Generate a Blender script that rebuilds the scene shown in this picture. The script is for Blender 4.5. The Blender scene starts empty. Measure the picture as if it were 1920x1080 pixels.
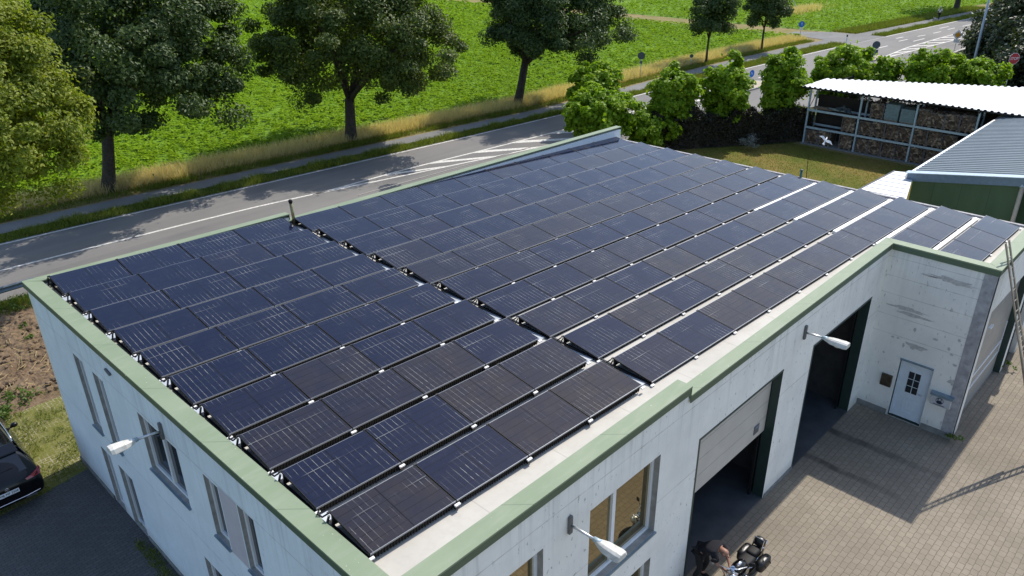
import bpy, bmesh, math, random
import numpy as np
from mathutils import Vector, Matrix
random.seed(7); RNG = np.random.default_rng(7)
S = bpy.context.scene
COL = S.collection
R = math.radians

# ------------------------------------------------------------------ helpers
class MB:
    """collects simple shapes and links them as ONE mesh object"""
    def __init__(s): s.v=[]; s.f=[]; s.m=[]; s.cur=0
    def add(s, vs, fs):
        n=len(s.v); s.v += [tuple(v) for v in vs]
        for f in fs: s.f.append(tuple(i+n for i in f)); s.m.append(s.cur)
        return s
    def box(s,x0,x1,y0,y1,z0,z1):
        return s.add([(x0,y0,z0),(x1,y0,z0),(x1,y1,z0),(x0,y1,z0),(x0,y0,z1),(x1,y0,z1),(x1,y1,z1),(x0,y1,z1)],
            [(0,3,2,1),(4,5,6,7),(0,1,5,4),(1,2,6,5),(2,3,7,6),(3,0,4,7)])
    def obox(s,c,size,rot=None):
        hx,hy,hz=[q/2 for q in size]; c=Vector(c)
        M=rot if rot is not None else Matrix.Identity(3)
        vs=[c+M@Vector((a*hx,b*hy,d*hz)) for d in (-1,1) for (a,b) in ((-1,-1),(1,-1),(1,1),(-1,1))]
        return s.add(vs,[(0,3,2,1),(4,5,6,7),(0,1,5,4),(1,2,6,5),(2,3,7,6),(3,0,4,7)])
    def bar(s,p0,p1,w,h=None,up=(0,0,1)):
        p0=Vector(p0);p1=Vector(p1);d=(p1-p0);L=d.length;d.normalize();u=Vector(up)
        if abs(d.dot(u))>.98: u=Vector((0,1,0))
        x=d.cross(u).normalized();z=x.cross(d)
        M=Matrix((x,d,z)).transposed()
        return s.obox((p0+p1)/2,(w,L,h or w),M)
    def tube(s,pts,r,n=8,caps=True):
        pts=[Vector(p) for p in pts]; rs=r if isinstance(r,(list,tuple)) else [r]*len(pts)
        base=len(s.v); vs=[];prev=None
        for i,p in enumerate(pts):
            d=(pts[min(i+1,len(pts)-1)]-pts[max(i-1,0)]).normalized()
            u=prev if prev is not None else (Vector((0,0,1)) if abs(d.z)<.9 else Vector((1,0,0)))
            x=(u-d*u.dot(d)).normalized(); y=d.cross(x); prev=x
            for k in range(n):
                a=2*math.pi*k/n; vs.append(p+x*math.cos(a)*rs[i]+y*math.sin(a)*rs[i])
        fs=[]
        for i in range(len(pts)-1):
            for k in range(n): fs.append((i*n+k,i*n+(k+1)%n,(i+1)*n+(k+1)%n,(i+1)*n+k))
        if caps:
            fs.append(tuple(reversed(range(n)))); fs.append(tuple(range((len(pts)-1)*n,len(pts)*n)))
        return s.add(vs,fs)
    def prism(s,poly,z0,z1):
        """polygon (x,y) counter clockwise; z0/z1 numbers or lists"""
        n=len(poly); a=z0 if isinstance(z0,(list,tuple)) else [z0]*n; b=z1 if isinstance(z1,(list,tuple)) else [z1]*n
        vs=[(x,y,a[i]) for i,(x,y) in enumerate(poly)]+[(x,y,b[i]) for i,(x,y) in enumerate(poly)]
        fs=[tuple(reversed(range(n))),tuple(range(n,2*n))]+[(i,(i+1)%n,n+(i+1)%n,n+i) for i in range(n)]
        return s.add(vs,fs)
    def quad(s,*p): return s.add(p,[tuple(range(len(p)))])
    def ball(s,c,r,nu=12,nv=8,M=None):
        rx,ry,rz=(r,r,r) if isinstance(r,(int,float)) else r; c=Vector(c); vs=[];fs=[]
        M=M or Matrix.Identity(3)
        for j in range(nv+1):
            t=math.pi*j/nv
            for i in range(nu):
                a=2*math.pi*i/nu; vs.append(c+M@Vector((rx*math.sin(t)*math.cos(a),ry*math.sin(t)*math.sin(a),rz*math.cos(t))))
        for j in range(nv):
            for i in range(nu): fs.append((j*nu+i,(j+1)*nu+i,(j+1)*nu+(i+1)%nu,j*nu+(i+1)%nu))
        return s.add(vs,fs)
    def torus(s,c,R_,r,axis=(0,0,1),n=20,k=8):
        ax=Vector(axis).normalized(); u=Vector((0,0,1)) if abs(ax.z)<.9 else Vector((1,0,0))
        x=ax.cross(u).normalized(); y=ax.cross(x); c=Vector(c); vs=[];fs=[]
        for i in range(n):
            a=2*math.pi*i/n; d=x*math.cos(a)+y*math.sin(a)
            for j in range(k):
                b=2*math.pi*j/k; vs.append(c+d*(R_+r*math.cos(b))+ax*r*math.sin(b))
        for i in range(n):
            for j in range(k): fs.append((i*k+j,((i+1)%n)*k+j,((i+1)%n)*k+(j+1)%k,i*k+(j+1)%k))
        return s.add(vs,fs)
    def build(s,name,mat,parent=None,smooth=False,local=False,bevel=0):
        me=bpy.data.meshes.new(name)
        off=Vector((0,0,0))
        if parent is not None and not local:
            p=parent
            while p is not None: off=off+p.location; p=p.parent
        me.from_pydata([(v[0]-off.x,v[1]-off.y,v[2]-off.z) for v in s.v],[],s.f)
        for m in (mat if isinstance(mat,(list,tuple)) else [mat]): me.materials.append(m)
        if any(s.m): me.polygons.foreach_set('material_index',s.m)
        bm=bmesh.new(); bm.from_mesh(me); bmesh.ops.recalc_face_normals(bm,faces=bm.faces); bm.to_mesh(me); bm.free()
        if smooth: me.polygons.foreach_set('use_smooth',[True]*len(me.polygons))
        o=bpy.data.objects.new(name,me); COL.objects.link(o)
        if parent is not None: o.parent=parent
        if bevel:
            b=o.modifiers.new('b','BEVEL'); b.width=bevel; b.segments=2; b.limit_method='ANGLE'
        return o
def thing(name,label,cat,loc=(0,0,0),group=None):
    o=bpy.data.objects.new(name,None); COL.objects.link(o); o.location=loc; o.empty_display_size=.2
    o['label']=label; o['category']=cat
    if group: o['group']=group
    return o
def tag(o,label=None,cat=None,group=None,kind=None):
    if label: o['label']=label
    if cat: o['category']=cat
    if group: o['group']=group
    if kind: o['kind']=kind
    return o
def dup(root,loc=None,label=None,matrix=None):
    r=root.copy(); COL.objects.link(r)
    if matrix is not None: r.matrix_world=matrix
    elif loc is not None: r.location=loc
    if label: r['label']=label
    for ch in list(root.children):
        c=ch.copy(); COL.objects.link(c); c.parent=r
        for g in list(ch.children):
            d=g.copy(); COL.objects.link(d); d.parent=c
    return r
def npmesh(name,verts,faces,mat,parent=None,kind=None):
    """numpy mesh: verts (n,3); faces (m,k)"""
    verts=np.asarray(verts,dtype=np.float32)
    if parent is not None:
        verts=verts-np.array(parent.location,dtype=np.float32)
    faces=np.asarray(faces,dtype=np.int32); m,k=faces.shape
    me=bpy.data.meshes.new(name); me.vertices.add(len(verts)); me.vertices.foreach_set('co',verts.ravel())
    me.loops.add(m*k); me.loops.foreach_set('vertex_index',faces.ravel())
    me.polygons.add(m); me.polygons.foreach_set('loop_start',np.arange(0,m*k,k,dtype=np.int32)); me.polygons.foreach_set('loop_total',np.full(m,k,dtype=np.int32))
    me.update(calc_edges=True); me.materials.append(mat)
    o=bpy.data.objects.new(name,me); COL.objects.link(o)
    if parent is not None: o.parent=parent
    if kind: o['kind']=kind
    return o
def leaves(name,C,size,mat,parent=None,up=.4,aspect=.55,normals=None,kind=None,rng=RNG,fold=.18):
    """one folded leaf of two triangles per centre"""
    n=len(C); C=np.asarray(C); size=np.broadcast_to(size,(n,))[:,None]
    N=rng.normal(size=(n,3)) if normals is None else normals+rng.normal(size=(n,3))*.55
    N[:,2]+=up; N/=np.linalg.norm(N,axis=1)[:,None]
    D=rng.normal(size=(n,3)); D-=N*(D*N).sum(1)[:,None]; D/=np.linalg.norm(D,axis=1)[:,None]
    Sd=np.cross(N,D)
    V=np.stack([C-D*size*.5,C+Sd*size*aspect*.5+N*size*fold,C+D*size*.5,C-Sd*size*aspect*.5+N*size*fold],1).reshape(-1,3)
    b=np.arange(n)[:,None]*4
    F=np.concatenate([b+np.array([0,1,2]),b+np.array([0,2,3])],1).reshape(-1,3)
    return npmesh(name,V,F,mat,parent,kind)
def blades(name,P,h,w,mat,parent=None,kind='stuff',lean=.35,rng=RNG):
    n=len(P); P=np.asarray(P); h=np.broadcast_to(h,(n,)); w=np.broadcast_to(w,(n,))
    a=rng.uniform(0,2*np.pi,n); dx=np.stack([np.cos(a),np.sin(a),np.zeros(n)],1)
    l=rng.normal(size=(n,3))*lean; l[:,2]=1
    T=P+l*h[:,None]
    V=np.stack([P-dx*w[:,None]/2,P+dx*w[:,None]/2,T],1).reshape(-1,3)
    F=np.arange(3*n).reshape(-1,3)
    return npmesh(name,V,F,mat,parent,kind)

# ------------------------------------------------------------------ materials
class NT:
    def __init__(s,name):
        s.m=bpy.data.materials.new(name); s.m.use_nodes=True; s.t=s.m.node_tree; s.n=s.t.nodes; s.l=s.t.links
        s.b=s.n['Principled BSDF']; s.out=s.n['Material Output']; s._tc=None
    def node(s,typ,**kw):
        o=s.n.new(typ)
        for k,v in kw.items():
            if k in o.inputs: 
                if hasattr(v,'is_linked') : s.l.new(v,o.inputs[k])
                else: o.inputs[k].default_value=v
            else: setattr(o,k,v)
        return o
    def tc(s,which='Object'):
        if s._tc is None: s._tc=s.n.new('ShaderNodeTexCoord')
        return s._tc.outputs[which]
    def pos(s): return s.node('ShaderNodeNewGeometry').outputs['Position']
    def noise(s,vec,scale,detail=4,rough=.55,out='Fac'):
        o=s.node('ShaderNodeTexNoise',Scale=scale,Detail=detail,Roughness=rough); s.l.new(vec,o.inputs['Vector']); return o.outputs[out]
    def vscale(s,vec,sc,loc=(0,0,0),rot=(0,0,0)):
        o=s.n.new('ShaderNodeMapping'); s.l.new(vec,o.inputs['Vector']); o.inputs['Scale'].default_value=sc; o.inputs['Location'].default_value=loc; o.inputs['Rotation'].default_value=rot
        return o.outputs[0]
    def ramp(s,fac,stops,interp='LINEAR'):
        o=s.n.new('ShaderNodeValToRGB'); s.l.new(fac,o.inputs[0]); e=o.color_ramp.elements; o.color_ramp.interpolation=interp
        while len(e)<len(stops): e.new(.5)
        for el,(p,c) in zip(e,stops):
            el.position=p; el.color=(c if len(c)==4 else (*c,1)) if not isinstance(c,(int,float)) else (c,c,c,1)
        return o.outputs[0]
    def mix(s,fac,a,b,mode='MIX'):
        o=s.n.new('ShaderNodeMix'); o.data_type='RGBA'; o.blend_type=mode
        for idx,v in ((0,fac),(6,a),(7,b)):
            if hasattr(v,'is_linked'): s.l.new(v,o.inputs[idx])
            else: o.inputs[idx].default_value=v if idx==0 else (*v[:3],1)
        return o.outputs[2]
    def math(s,op,a,b=0.0,c=None):
        o=s.n.new('ShaderNodeMath'); o.operation=op
        for i,v in enumerate((a,b) if c is None else (a,b,c)):
            if hasattr(v,'is_linked'): s.l.new(v,o.inputs[i])
            else: o.inputs[i].default_value=v
        return o.outputs[0]
    def sep(s,vec):
        o=s.n.new('ShaderNodeSeparateXYZ'); s.l.new(vec,o.inputs[0]); return o.outputs
    def comb(s,x,y,z=0.0):
        o=s.n.new('ShaderNodeCombineXYZ')
        for i,v in enumerate((x,y,z)):
            if hasattr(v,'is_linked'): s.l.new(v,o.inputs[i])
            else: o.inputs[i].default_value=v
        return o.outputs[0]
    def set(s,**kw):
        names={'col':'Base Color','rough':'Roughness','metal':'Metallic','spec':'Specular IOR Level','coat':'Coat Weight','coatr':'Coat Roughness','trans':'Transmission Weight','ior':'IOR','alpha':'Alpha'}
        for k,v in kw.items():
            i=s.b.inputs[names[k]]
            if hasattr(v,'is_linked'): s.l.new(v,i)
            else: i.default_value=(*v[:3],1) if k=='col' else v
        return s
    def bump(s,h,strength=.3,dist=.02):
        o=s.n.new('ShaderNodeBump'); o.inputs['Strength'].default_value=strength; o.inputs['Distance'].default_value=dist
        s.l.new(h,o.inputs['Height']); s.l.new(o.outputs[0],s.b.inputs['Normal']); return s
def plain(name,col,rough=.5,metal=0,spec=.5,var=.12,scale=6,bump=0):
    t=NT(name); n=t.noise(t.pos(),scale,5)
    t.set(col=t.mix(t.ramp(n,[(.3,0),(.7,1)]),[c*(1-var) for c in col],[min(1,c*(1+var)) for c in col]),rough=rough,metal=metal,spec=spec)
    if bump: t.bump(t.noise(t.pos(),scale*8,3),bump,.01)
    return t.m
def leafmat(name,cols,trans=.45,rough=.45,spot=(.35,.65),nscale=.35,spec=.35):
    """per-leaf colour spread plus a slow drift through the plant"""
    t=NT(name); g=t.node('ShaderNodeNewGeometry')
    f=t.math('ADD',t.math('MULTIPLY',g.outputs['Random Per Island'],.52),t.math('MULTIPLY',t.noise(g.outputs['Position'],nscale,3),.48))
    k=len(cols); c=t.ramp(f,[(.12+.7*i/(k-1),cc) for i,cc in enumerate(cols)])
    t.set(col=c,rough=rough,spec=spec)
    tr=t.node('ShaderNodeBsdfTranslucent'); tc=t.mix(1.0,c,(1.0,1.05,.42),'MULTIPLY'); t.l.new(tc,tr.inputs['Color'])
    ms=t.node('ShaderNodeMixShader'); ms.inputs[0].default_value=trans
    t.l.new(t.b.outputs[0],ms.inputs[1]); t.l.new(tr.outputs[0],ms.inputs[2]); t.l.new(ms.outputs[0],t.out.inputs[0])
    return t.m
M={}
M['black']=plain('black_plastic',(.007,.007,.008),.6,spec=.25)
M['rubber']=plain('rubber',(.015,.015,.016),.8)
M['darksteel']=plain('dark_anodised',(.03,.031,.034),.4,.6)
M['alu']=plain('aluminium',(.62,.63,.64),.35,.9)
M['alum_dull']=plain('dull_aluminium',(.30,.27,.23),.5,.6,var=.2)
M['galv']=plain('galvanised_steel',(.38,.48,.53),.5,.25,var=.15)
M['whitemetal']=plain('white_sheet',(.80,.80,.80),.45,var=.03)
M['chrome']=plain('chrome',(.75,.76,.78),.12,1.0,var=.05)
M['wood']=plain('pallet_wood',(.20,.15,.10),.8,var=.35,scale=9)
M['bark']=plain('bark',(.050,.040,.030),.9,var=.45,scale=5,bump=.6)
M['rust']=plain('rusty_iron',(.10,.045,.02),.85,var=.4)
M['pvcwhite']=plain('white_pvc',(.78,.80,.82),.3,var=.03)
M['greydark']=plain('grey_cast',(.12,.12,.12),.6)
M['signback']=plain('sign_back',(.06,.085,.10),.5)
M['red']=plain('red_sign',(.42,.02,.03),.4,var=.1)
M['blue']=plain('blue_sign',(.01,.17,.65),.4,var=.08)
M['white']=plain('white_paint',(.8,.8,.8),.4,var=.04)
M['yellow']=plain('yellow_sign',(.75,.32,.02),.4)
M['skin']=plain('skin',(.30,.15,.10),.5,var=.12,scale=25)
M['navy']=plain('navy_shirt',(.0045,.005,.010),.9,var=.3,scale=20)
M['trouser']=plain('dark_trousers',(.006,.006,.007),.85,var=.3,scale=15)
M['brick']=plain('dark_brick',(.10,.06,.045),.85,var=.5,scale=7)
M['card']=plain('cardboard',(.30,.17,.085),.8)
M['tarp']=plain('grey_sheet_stack',(.16,.22,.22),.6,var=.25,scale=7)

def glass_mat(name,col=(.02,.025,.03),rough=.04):
    t=NT(name); t.set(col=col,rough=rough,spec=.8); return t.m
M['glass']=glass_mat('window_glass')
t=NT('front_coated_glass'); t.set(col=(.02,.018,.012),rough=.03,spec=1.0,metal=0); t.b.inputs['IOR'].default_value=1.9; t.b.inputs['IOR'].default_value=2.45; t.b.inputs['Specular Tint'].default_value=(1,.86,.56,1); M['glass_f']=t.m  # coated front glass; warm specular tint browns its reflections
t=NT('car_paint'); t.set(col=(.003,.003,.004),rough=.25,spec=.3,coat=.45,coatr=.03); M['carpaint']=t.m
t=NT('tail_red'); t.set(col=(.35,.008,.015),rough=.15,coat=1.0); M['tail']=t.m
# painted concrete facade: off-white, faint horizontal panel joints, scuffs and flaked patches
def facade(name,base,scuff,joints,patchy=False,axis='x'):
    t=NT(name); p=t.pos(); x,y,z=t.sep(p)
    cl=t.noise(p,1.1,6,.6); fine=t.noise(p,9,5,.6)
    str_=t.noise(t.vscale(p,(2.2,2.2,.16)),1.6,5,.65)
    c=t.mix(t.ramp(cl,[(.3,0),(.72,1)]),[k*.86 for k in base],base)
    c=t.mix(t.math('MULTIPLY',t.ramp(str_,[(.52,0),(.78,1)]),.30),c,[base[0]*.62,base[1]*.66,base[2]*.66])
    c=t.mix(t.math('MULTIPLY',t.ramp(fine,[(.45,0),(.75,1)]),.22),c,[k*.8 for k in base])
    # scuff marks, stretched slanting dabs
    sv=t.vscale(p,(4.6,4.6,2.0),rot=(0,.5,0)); sc=t.noise(sv,2.6,4,.6)
    reg=t.noise(p,.55,2)
    sm=t.math('MULTIPLY',t.ramp(sc,[(.635,0),(.665,1)]),t.ramp(reg,[(.36,0),(.50,1)]))
    drip=t.noise(t.vscale(p,(7,7,.10)),1.0,4,.6); top=t.ramp(t.math('DIVIDE',t.math('SUBTRACT',z,3.9),1.8),[(0,0),(1,1)])
    c=t.mix(t.math('MULTIPLY',t.math('MULTIPLY',t.ramp(drip,[(.50,0),(.72,1)]),top),.45),c,(.30,.31,.29))
    splash=t.ramp(t.math('ADD',z,t.math('MULTIPLY',t.noise(p,2.5,4),.5)),[(.22,1),(.75,0)]); c=t.mix(t.math('MULTIPLY',splash,.45),c,(.30,.28,.24))
    c=t.mix(t.math('MULTIPLY',sm,scuff),c,(.27,.275,.265))
    if joints:
        tot=None
        for jz in joints:
            d=t.math('ABSOLUTE',t.math('SUBTRACT',z,jz)); g=t.math('LESS_THAN',d,.012)
            tot=g if tot is None else t.math('MAXIMUM',tot,g)
        jn=t.noise(t.vscale(p,(1.2,1.2,.0)),3,4)
        c=t.mix(t.math('MULTIPLY',tot,t.ramp(jn,[(.3,.10),(.65,.45)])),c,(.22,.20,.17))
    t.set(col=c,rough=.75,spec=.25); t.bump(t.math('ADD',fine,t.math('MULTIPLY',sm,-.6)),.25,.012)
    return t.m
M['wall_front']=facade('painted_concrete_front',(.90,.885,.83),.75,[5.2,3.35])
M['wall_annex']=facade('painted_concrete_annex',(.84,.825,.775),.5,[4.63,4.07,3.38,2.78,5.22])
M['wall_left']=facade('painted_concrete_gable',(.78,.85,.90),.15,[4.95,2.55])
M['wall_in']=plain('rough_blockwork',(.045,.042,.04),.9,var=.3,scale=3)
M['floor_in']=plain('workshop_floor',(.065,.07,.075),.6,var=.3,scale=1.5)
M['corner']=plain('bare_concrete_corner',(.34,.33,.34),.8,var=.25,scale=6)
M['flake']=plain('flaked_bare_patch',(.47,.455,.435),.85,var=.2,scale=14)
M['plinth']=plain('plinth_concrete',(.20,.20,.19),.85,var=.25,scale=5)
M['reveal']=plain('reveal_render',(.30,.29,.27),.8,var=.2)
M['sill']=plain('metal_sill',(.22,.30,.36),.35,.4,var=.1)
M['greenframe']=plain('dark_green_jamb',(.025,.045,.038),.4,var=.15)
M['doorpanel']=plain('sectional_door_steel',(.54,.505,.455),.5,var=.06,scale=2)
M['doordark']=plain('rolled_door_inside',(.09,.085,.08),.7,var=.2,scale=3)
M['bluewhite']=plain('white_door',(.66,.72,.78),.35,var=.05)
# green coping metal
t=NT('green_coping'); p=t.pos(); n=t.noise(p,.8,5); sp=t.noise(p,16,2)
c=t.mix(t.ramp(n,[(.3,0),(.7,1)]),(.20,.255,.158),(.242,.292,.19)); c=t.mix(t.ramp(sp,[(.74,0),(.78,1)]),c,(.6,.62,.5)); x,y,z=t.sep(p); sm_=t.math('LESS_THAN',t.math('FRACT',t.math('DIVIDE',t.math('ADD',x,y),2.55)),.008); st_=t.noise(t.vscale(p,(.6,3.0,1)),2.2,5,.6)
c=t.mix(t.math('MULTIPLY',t.ramp(st_,[(.48,0),(.75,1)]),.35),c,(.33,.36,.27)); c=t.mix(t.math('MULTIPLY',sm_,.7),c,(.10,.14,.09)); t.set(col=c,rough=.5,spec=.3); M['coping']=t.m
M['fascia']=plain('shade_green_fascia',(.085,.125,.075),.5,var=.12,scale=2)  # coping green darkened to carry the shade of the outer side
t=NT('roof_membrane'); p=t.pos(); n=t.noise(p,.45,6,.6); n2=t.noise(p,6,4)
c=t.mix(t.ramp(n,[(.32,0),(.7,1)]),(.45,.428,.38),(.57,.548,.495)); c=t.mix(t.math('MULTIPLY',t.ramp(n2,[(.5,0),(.75,1)]),.25),c,(.36,.33,.29))
xs=t.sep(p)[0]; fr=t.math('FRACT',t.math('DIVIDE',xs,2.05)); c=t.mix(t.math('MULTIPLY',t.math('LESS_THAN',fr,.012),.5),c,(.33,.31,.28))
t.set(col=c,rough=.8,spec=.2); M['membrane']=t.m

# photovoltaic glass: cells, wire glints painted in broken runs, dark cell gaps; random tint plus a painted reflection band
t=NT('solar_cells'); o=t.tc('Object'); x,y,z=t.sep(o); oi=t.node('ShaderNodeObjectInfo'); rnd=oi.outputs['Random']
PW,PL=1.722,1.078
def grid(t,v,pitch,half,off=0.0):
    f=t.math('FRACT',t.math('DIVIDE',t.math('ADD',v,off),pitch)); d=t.math('ABSOLUTE',t.math('SUBTRACT',f,.5))
    return t.math('GREATER_THAN',d,.5-half/pitch)
seed=t.math('MULTIPLY',rnd,57.0)
pv=t.comb(t.math('ADD',x,seed),y,seed)
rows=grid(t,y,PL/6,.0065); cx=grid(t,x,PW/12,.0035,0.0)
mid=t.math('LESS_THAN',t.math('ABSOLUTE',t.math('SUBTRACT',x,PW/2)),.012)
wire=grid(t,x,PW/14,.0042,PW/28)
# glints painted into the colour along only some of each wire's length
wv=t.comb(t.math('FLOOR',t.math('DIVIDE',t.math('ADD',x,PW/28),PW/14)),t.math('FLOOR',t.math('DIVIDE',y,PL/12)),seed)
wn=t.node('ShaderNodeTexWhiteNoise'); wn.noise_dimensions='3D'; t.l.new(wv,wn.inputs['Vector'])
reg=t.noise(pv,1.15,2,.5)
wv2=t.math('MULTIPLY',t.ramp(reg,[(.44,0.0),(.64,1)]),t.ramp(wn.outputs['Value'],[(.15,.1),(.9,1)]))
glint_line=t.math('MULTIPLY',t.math('LESS_THAN',t.math('ABSOLUTE',t.math('SUBTRACT',y,PL*.70)),.005),t.math('MULTIPLY',t.ramp(reg,[(.45,0),(.62,1)]),t.math('LESS_THAN',t.math('FRACT',t.math('MULTIPLY',rnd,3.7)),.6)))  # thin bright line painted as a glint across the panel
wire_glint=t.math('MAXIMUM',t.math('MULTIPLY',wire,wv2),t.math('MULTIPLY',glint_line,.7))
lx,ly,lz=t.sep(oi.outputs['Location']); tf=t.math('ADD',t.math('MULTIPLY',t.math('FRACT',t.math('MULTIPLY',rnd,7.31)),.55),t.math('DIVIDE',t.math('SUBTRACT',t.math('MULTIPLY',lx,.42),ly),32.0))  # random tint plus a roof-position gradient that paints in the brown reflection band
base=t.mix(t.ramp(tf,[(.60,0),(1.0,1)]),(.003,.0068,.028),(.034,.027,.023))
blot=t.noise(pv,2.2,3); base=t.mix(t.math('MULTIPLY',t.ramp(blot,[(.35,0),(.7,1)]),.5),base,(.006,.010,.030))
gr=t.noise(o,60,2); base=t.mix(t.math('MULTIPLY',gr,.2),base,(.014,.014,.019))
# fine vertical contact fingers
fing=grid(t,x,.0145,.002); base=t.mix(t.math('MULTIPLY',fing,.12),base,(.05,.05,.06))
c=t.mix(t.math('MAXIMUM',t.math('MULTIPLY',rows,.75),mid),base,(.0035,.0035,.005))
c=t.mix(t.math('MULTIPLY',wire_glint,.75),c,(.42,.42,.38))
dust=t.noise(pv,3.5,5,.7); c=t.mix(t.math('MULTIPLY',t.ramp(dust,[(.5,0),(.85,1)]),.035),c,(.3,.28,.25))
sp=t.noise(pv,40,1); c=t.mix(t.math('MULTIPLY',t.ramp(sp,[(.79,0),(.82,1)]),.25),c,(.4,.4,.38))
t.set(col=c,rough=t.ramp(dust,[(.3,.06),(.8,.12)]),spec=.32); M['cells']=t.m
t=NT('panel_frame'); t.set(col=(.20,.215,.24),rough=.35,metal=.6); M['pframe']=t.m

# ground materials
def pavers(name,c1,c2,mortar,bw,rh,rot=0,stain=False,offset=.5,dirt=.55):
    t=NT(name); p=t.pos(); x,y,z=t.sep(p)
    wob=t.noise(p,9,2,out='Color')
    pv_=t.node('ShaderNodeVectorMath'); pv_.operation='MULTIPLY_ADD'; t.l.new(wob,pv_.inputs[0]); pv_.inputs[1].default_value=(.045,.045,0); t.l.new(p,pv_.inputs[2]); v=t.vscale(pv_.outputs[0],(1,1,1),rot=(0,0,rot)); b=t.node('ShaderNodeTexBrick',Scale=1.0); t.l.new(v,b.inputs['Vector'])
    b.inputs['Brick Width'].default_value=bw; b.inputs['Row Height'].default_value=rh; b.inputs['Mortar Size'].default_value=.008; b.inputs['Mortar Smooth'].default_value=.3; b.offset=offset
    b.inputs['Color1'].default_value=(*c1,1); b.inputs['Color2'].default_value=(*c2,1); b.inputs['Mortar'].default_value=(*mortar,1); b.inputs['Bias'].default_value=-.1
    n=t.noise(p,.35,5,.6); n2=t.noise(p,5,5,.65)
    c=t.mix(t.math('MULTIPLY',t.ramp(n,[(.38,0),(.7,1)]),dirt),b.outputs['Color'],[k*.55 for k in c1])
    c=t.mix(t.math('MULTIPLY',t.ramp(n2,[(.4,0),(.8,1)]),.35),c,[k*.6 for k in c2])
    if stain:
        for sx,w,ya,yb in ((15.95,.16,-18.5,-15.0),(14.28,.13,-17.8,-15.1)):
            wig=t.math('MULTIPLY',t.math('SUBTRACT',t.noise(t.comb(0.0,y,sx),1.3,3),.5),.14)
            d=t.math('ABSOLUTE',t.math('ADD',t.math('SUBTRACT',x,sx),wig))
            m=t.ramp(d,[(w*.55,1),(w*1.25,0)])
            yy=t.math('MULTIPLY',t.math('GREATER_THAN',y,ya),t.math('LESS_THAN',y,yb))
            fade=t.ramp(t.math('DIVIDE',t.math('SUBTRACT',y,ya),yb-ya),[(0.0,.25),(.7,.9)])
            brk=t.ramp(t.noise(p,2.2,4),[(.3,.35),(.6,1)])
            c=t.mix(t.math('MULTIPLY',t.math('MULTIPLY',m,yy),t.math('MULTIPLY',fade,brk)),c,(.085,.074,.062))
    t.set(col=c,rough=.85,spec=.2); t.bump(t.math('ADD',t.math('MULTIPLY',b.outputs['Fac'],-1.0),t.math('MULTIPLY',n2,.5)),.5,.012); return t.m
M['courtyard']=pavers('beige_pavers',(.262,.224,.172),(.305,.262,.203),(.150,.126,.094),.225,.1125*1.4,stain=True)
M['yard']=pavers('grey_pavers',(.10,.10,.10),(.125,.122,.12),(.05,.05,.046),.2,.1)
t=NT('asphalt'); p=t.pos(); x,y,z=t.sep(p); n=t.noise(p,.12,5); f=t.noise(p,30,3); ln=t.noise(t.vscale(p,(.02,1.1,1),rot=(0,0,.06)),1.5,3)
c=t.mix(t.ramp(n,[(.36,0),(.62,1)]),(.140,.134,.127),(.205,.193,.177)); c=t.mix(t.math('MULTIPLY',t.ramp(ln,[(.42,0),(.66,1)]),.45),c,(.235,.22,.20)); c=t.mix(t.math('MULTIPLY',f,.3),c,(.10,.098,.095))
t.set(col=c,rough=.8,spec=.3); t.bump(f,.2,.006); M['asphalt']=t.m
t=NT('path_asphalt'); p=t.pos(); n=t.noise(p,.4,6,.65); f=t.noise(p,24,3)
c=t.mix(t.ramp(n,[(.3,0),(.7,1)]),(.15,.148,.142),(.23,.225,.212)); c=t.mix(t.math('MULTIPLY',f,.3),c,(.10,.10,.09)); t.set(col=c,rough=.85,spec=.25); M['path']=t.m
t=NT('road_paint'); n=t.noise(t.pos(),9,4); t.set(col=t.ramp(n,[(.3,(.42,.40,.36)),(.62,(.72,.69,.63))]),rough=.7); M['paint']=t.m
t=NT('meadow'); p=t.pos(); n=t.noise(p,.25,6,.6); f=t.noise(p,9,5,.65); c=t.mix(t.ramp(n,[(.3,0),(.7,1)]),(.055,.085,.018),(.13,.14,.035)); c=t.mix(t.math('MULTIPLY',f,.5),c,(.04,.06,.012)); t.set(col=c,rough=.9,spec=.15); t.bump(f,.8,.06); M['meadow']=t.m
t=NT('crop_soil'); p=t.pos(); n=t.noise(p,.6,5); f=t.noise(p,4.0,5,.7)
c=t.mix(t.ramp(f,[(.35,0),(.65,1)]),(.09,.17,.006),(.16,.29,.008)); c=t.mix(t.math('MULTIPLY',t.ramp(n,[(.35,0),(.75,1)]),.5),c,(.14,.25,.018)); t.set(col=c,rough=.85,spec=.2); t.bump(f,1.0,.12); M['cropsoil']=t.m
t=NT('verge_soil'); p=t.pos(); n=t.noise(p,.5,5); f=t.noise(p,6,5); c=t.mix(t.ramp(n,[(.35,0),(.65,1)]),(.28,.21,.10),(.17,.17,.05)); c=t.mix(t.math('MULTIPLY',f,.5),c,(.24,.18,.09)); t.set(col=c,rough=.9,spec=.1); t.bump(f,.8,.05); M['verge']=t.m
t=NT('lawn'); p=t.pos(); n=t.noise(p,.28,4,.55); f=t.noise(p,7,5,.7); m2=t.noise(p,1.6,4)
c=t.mix(t.ramp(n,[(.36,0),(.60,1)]),(.115,.135,.018),(.26,.18,.055)); c=t.mix(t.math('MULTIPLY',t.ramp(m2,[(.4,0),(.7,1)]),.55),c,(.10,.135,.015)); c=t.mix(t.math('MULTIPLY',f,.6),c,(.06,.075,.012)); t.set(col=c,rough=.9,spec=.12); t.bump(f,.8,.05); M['lawn']=t.m
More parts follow.
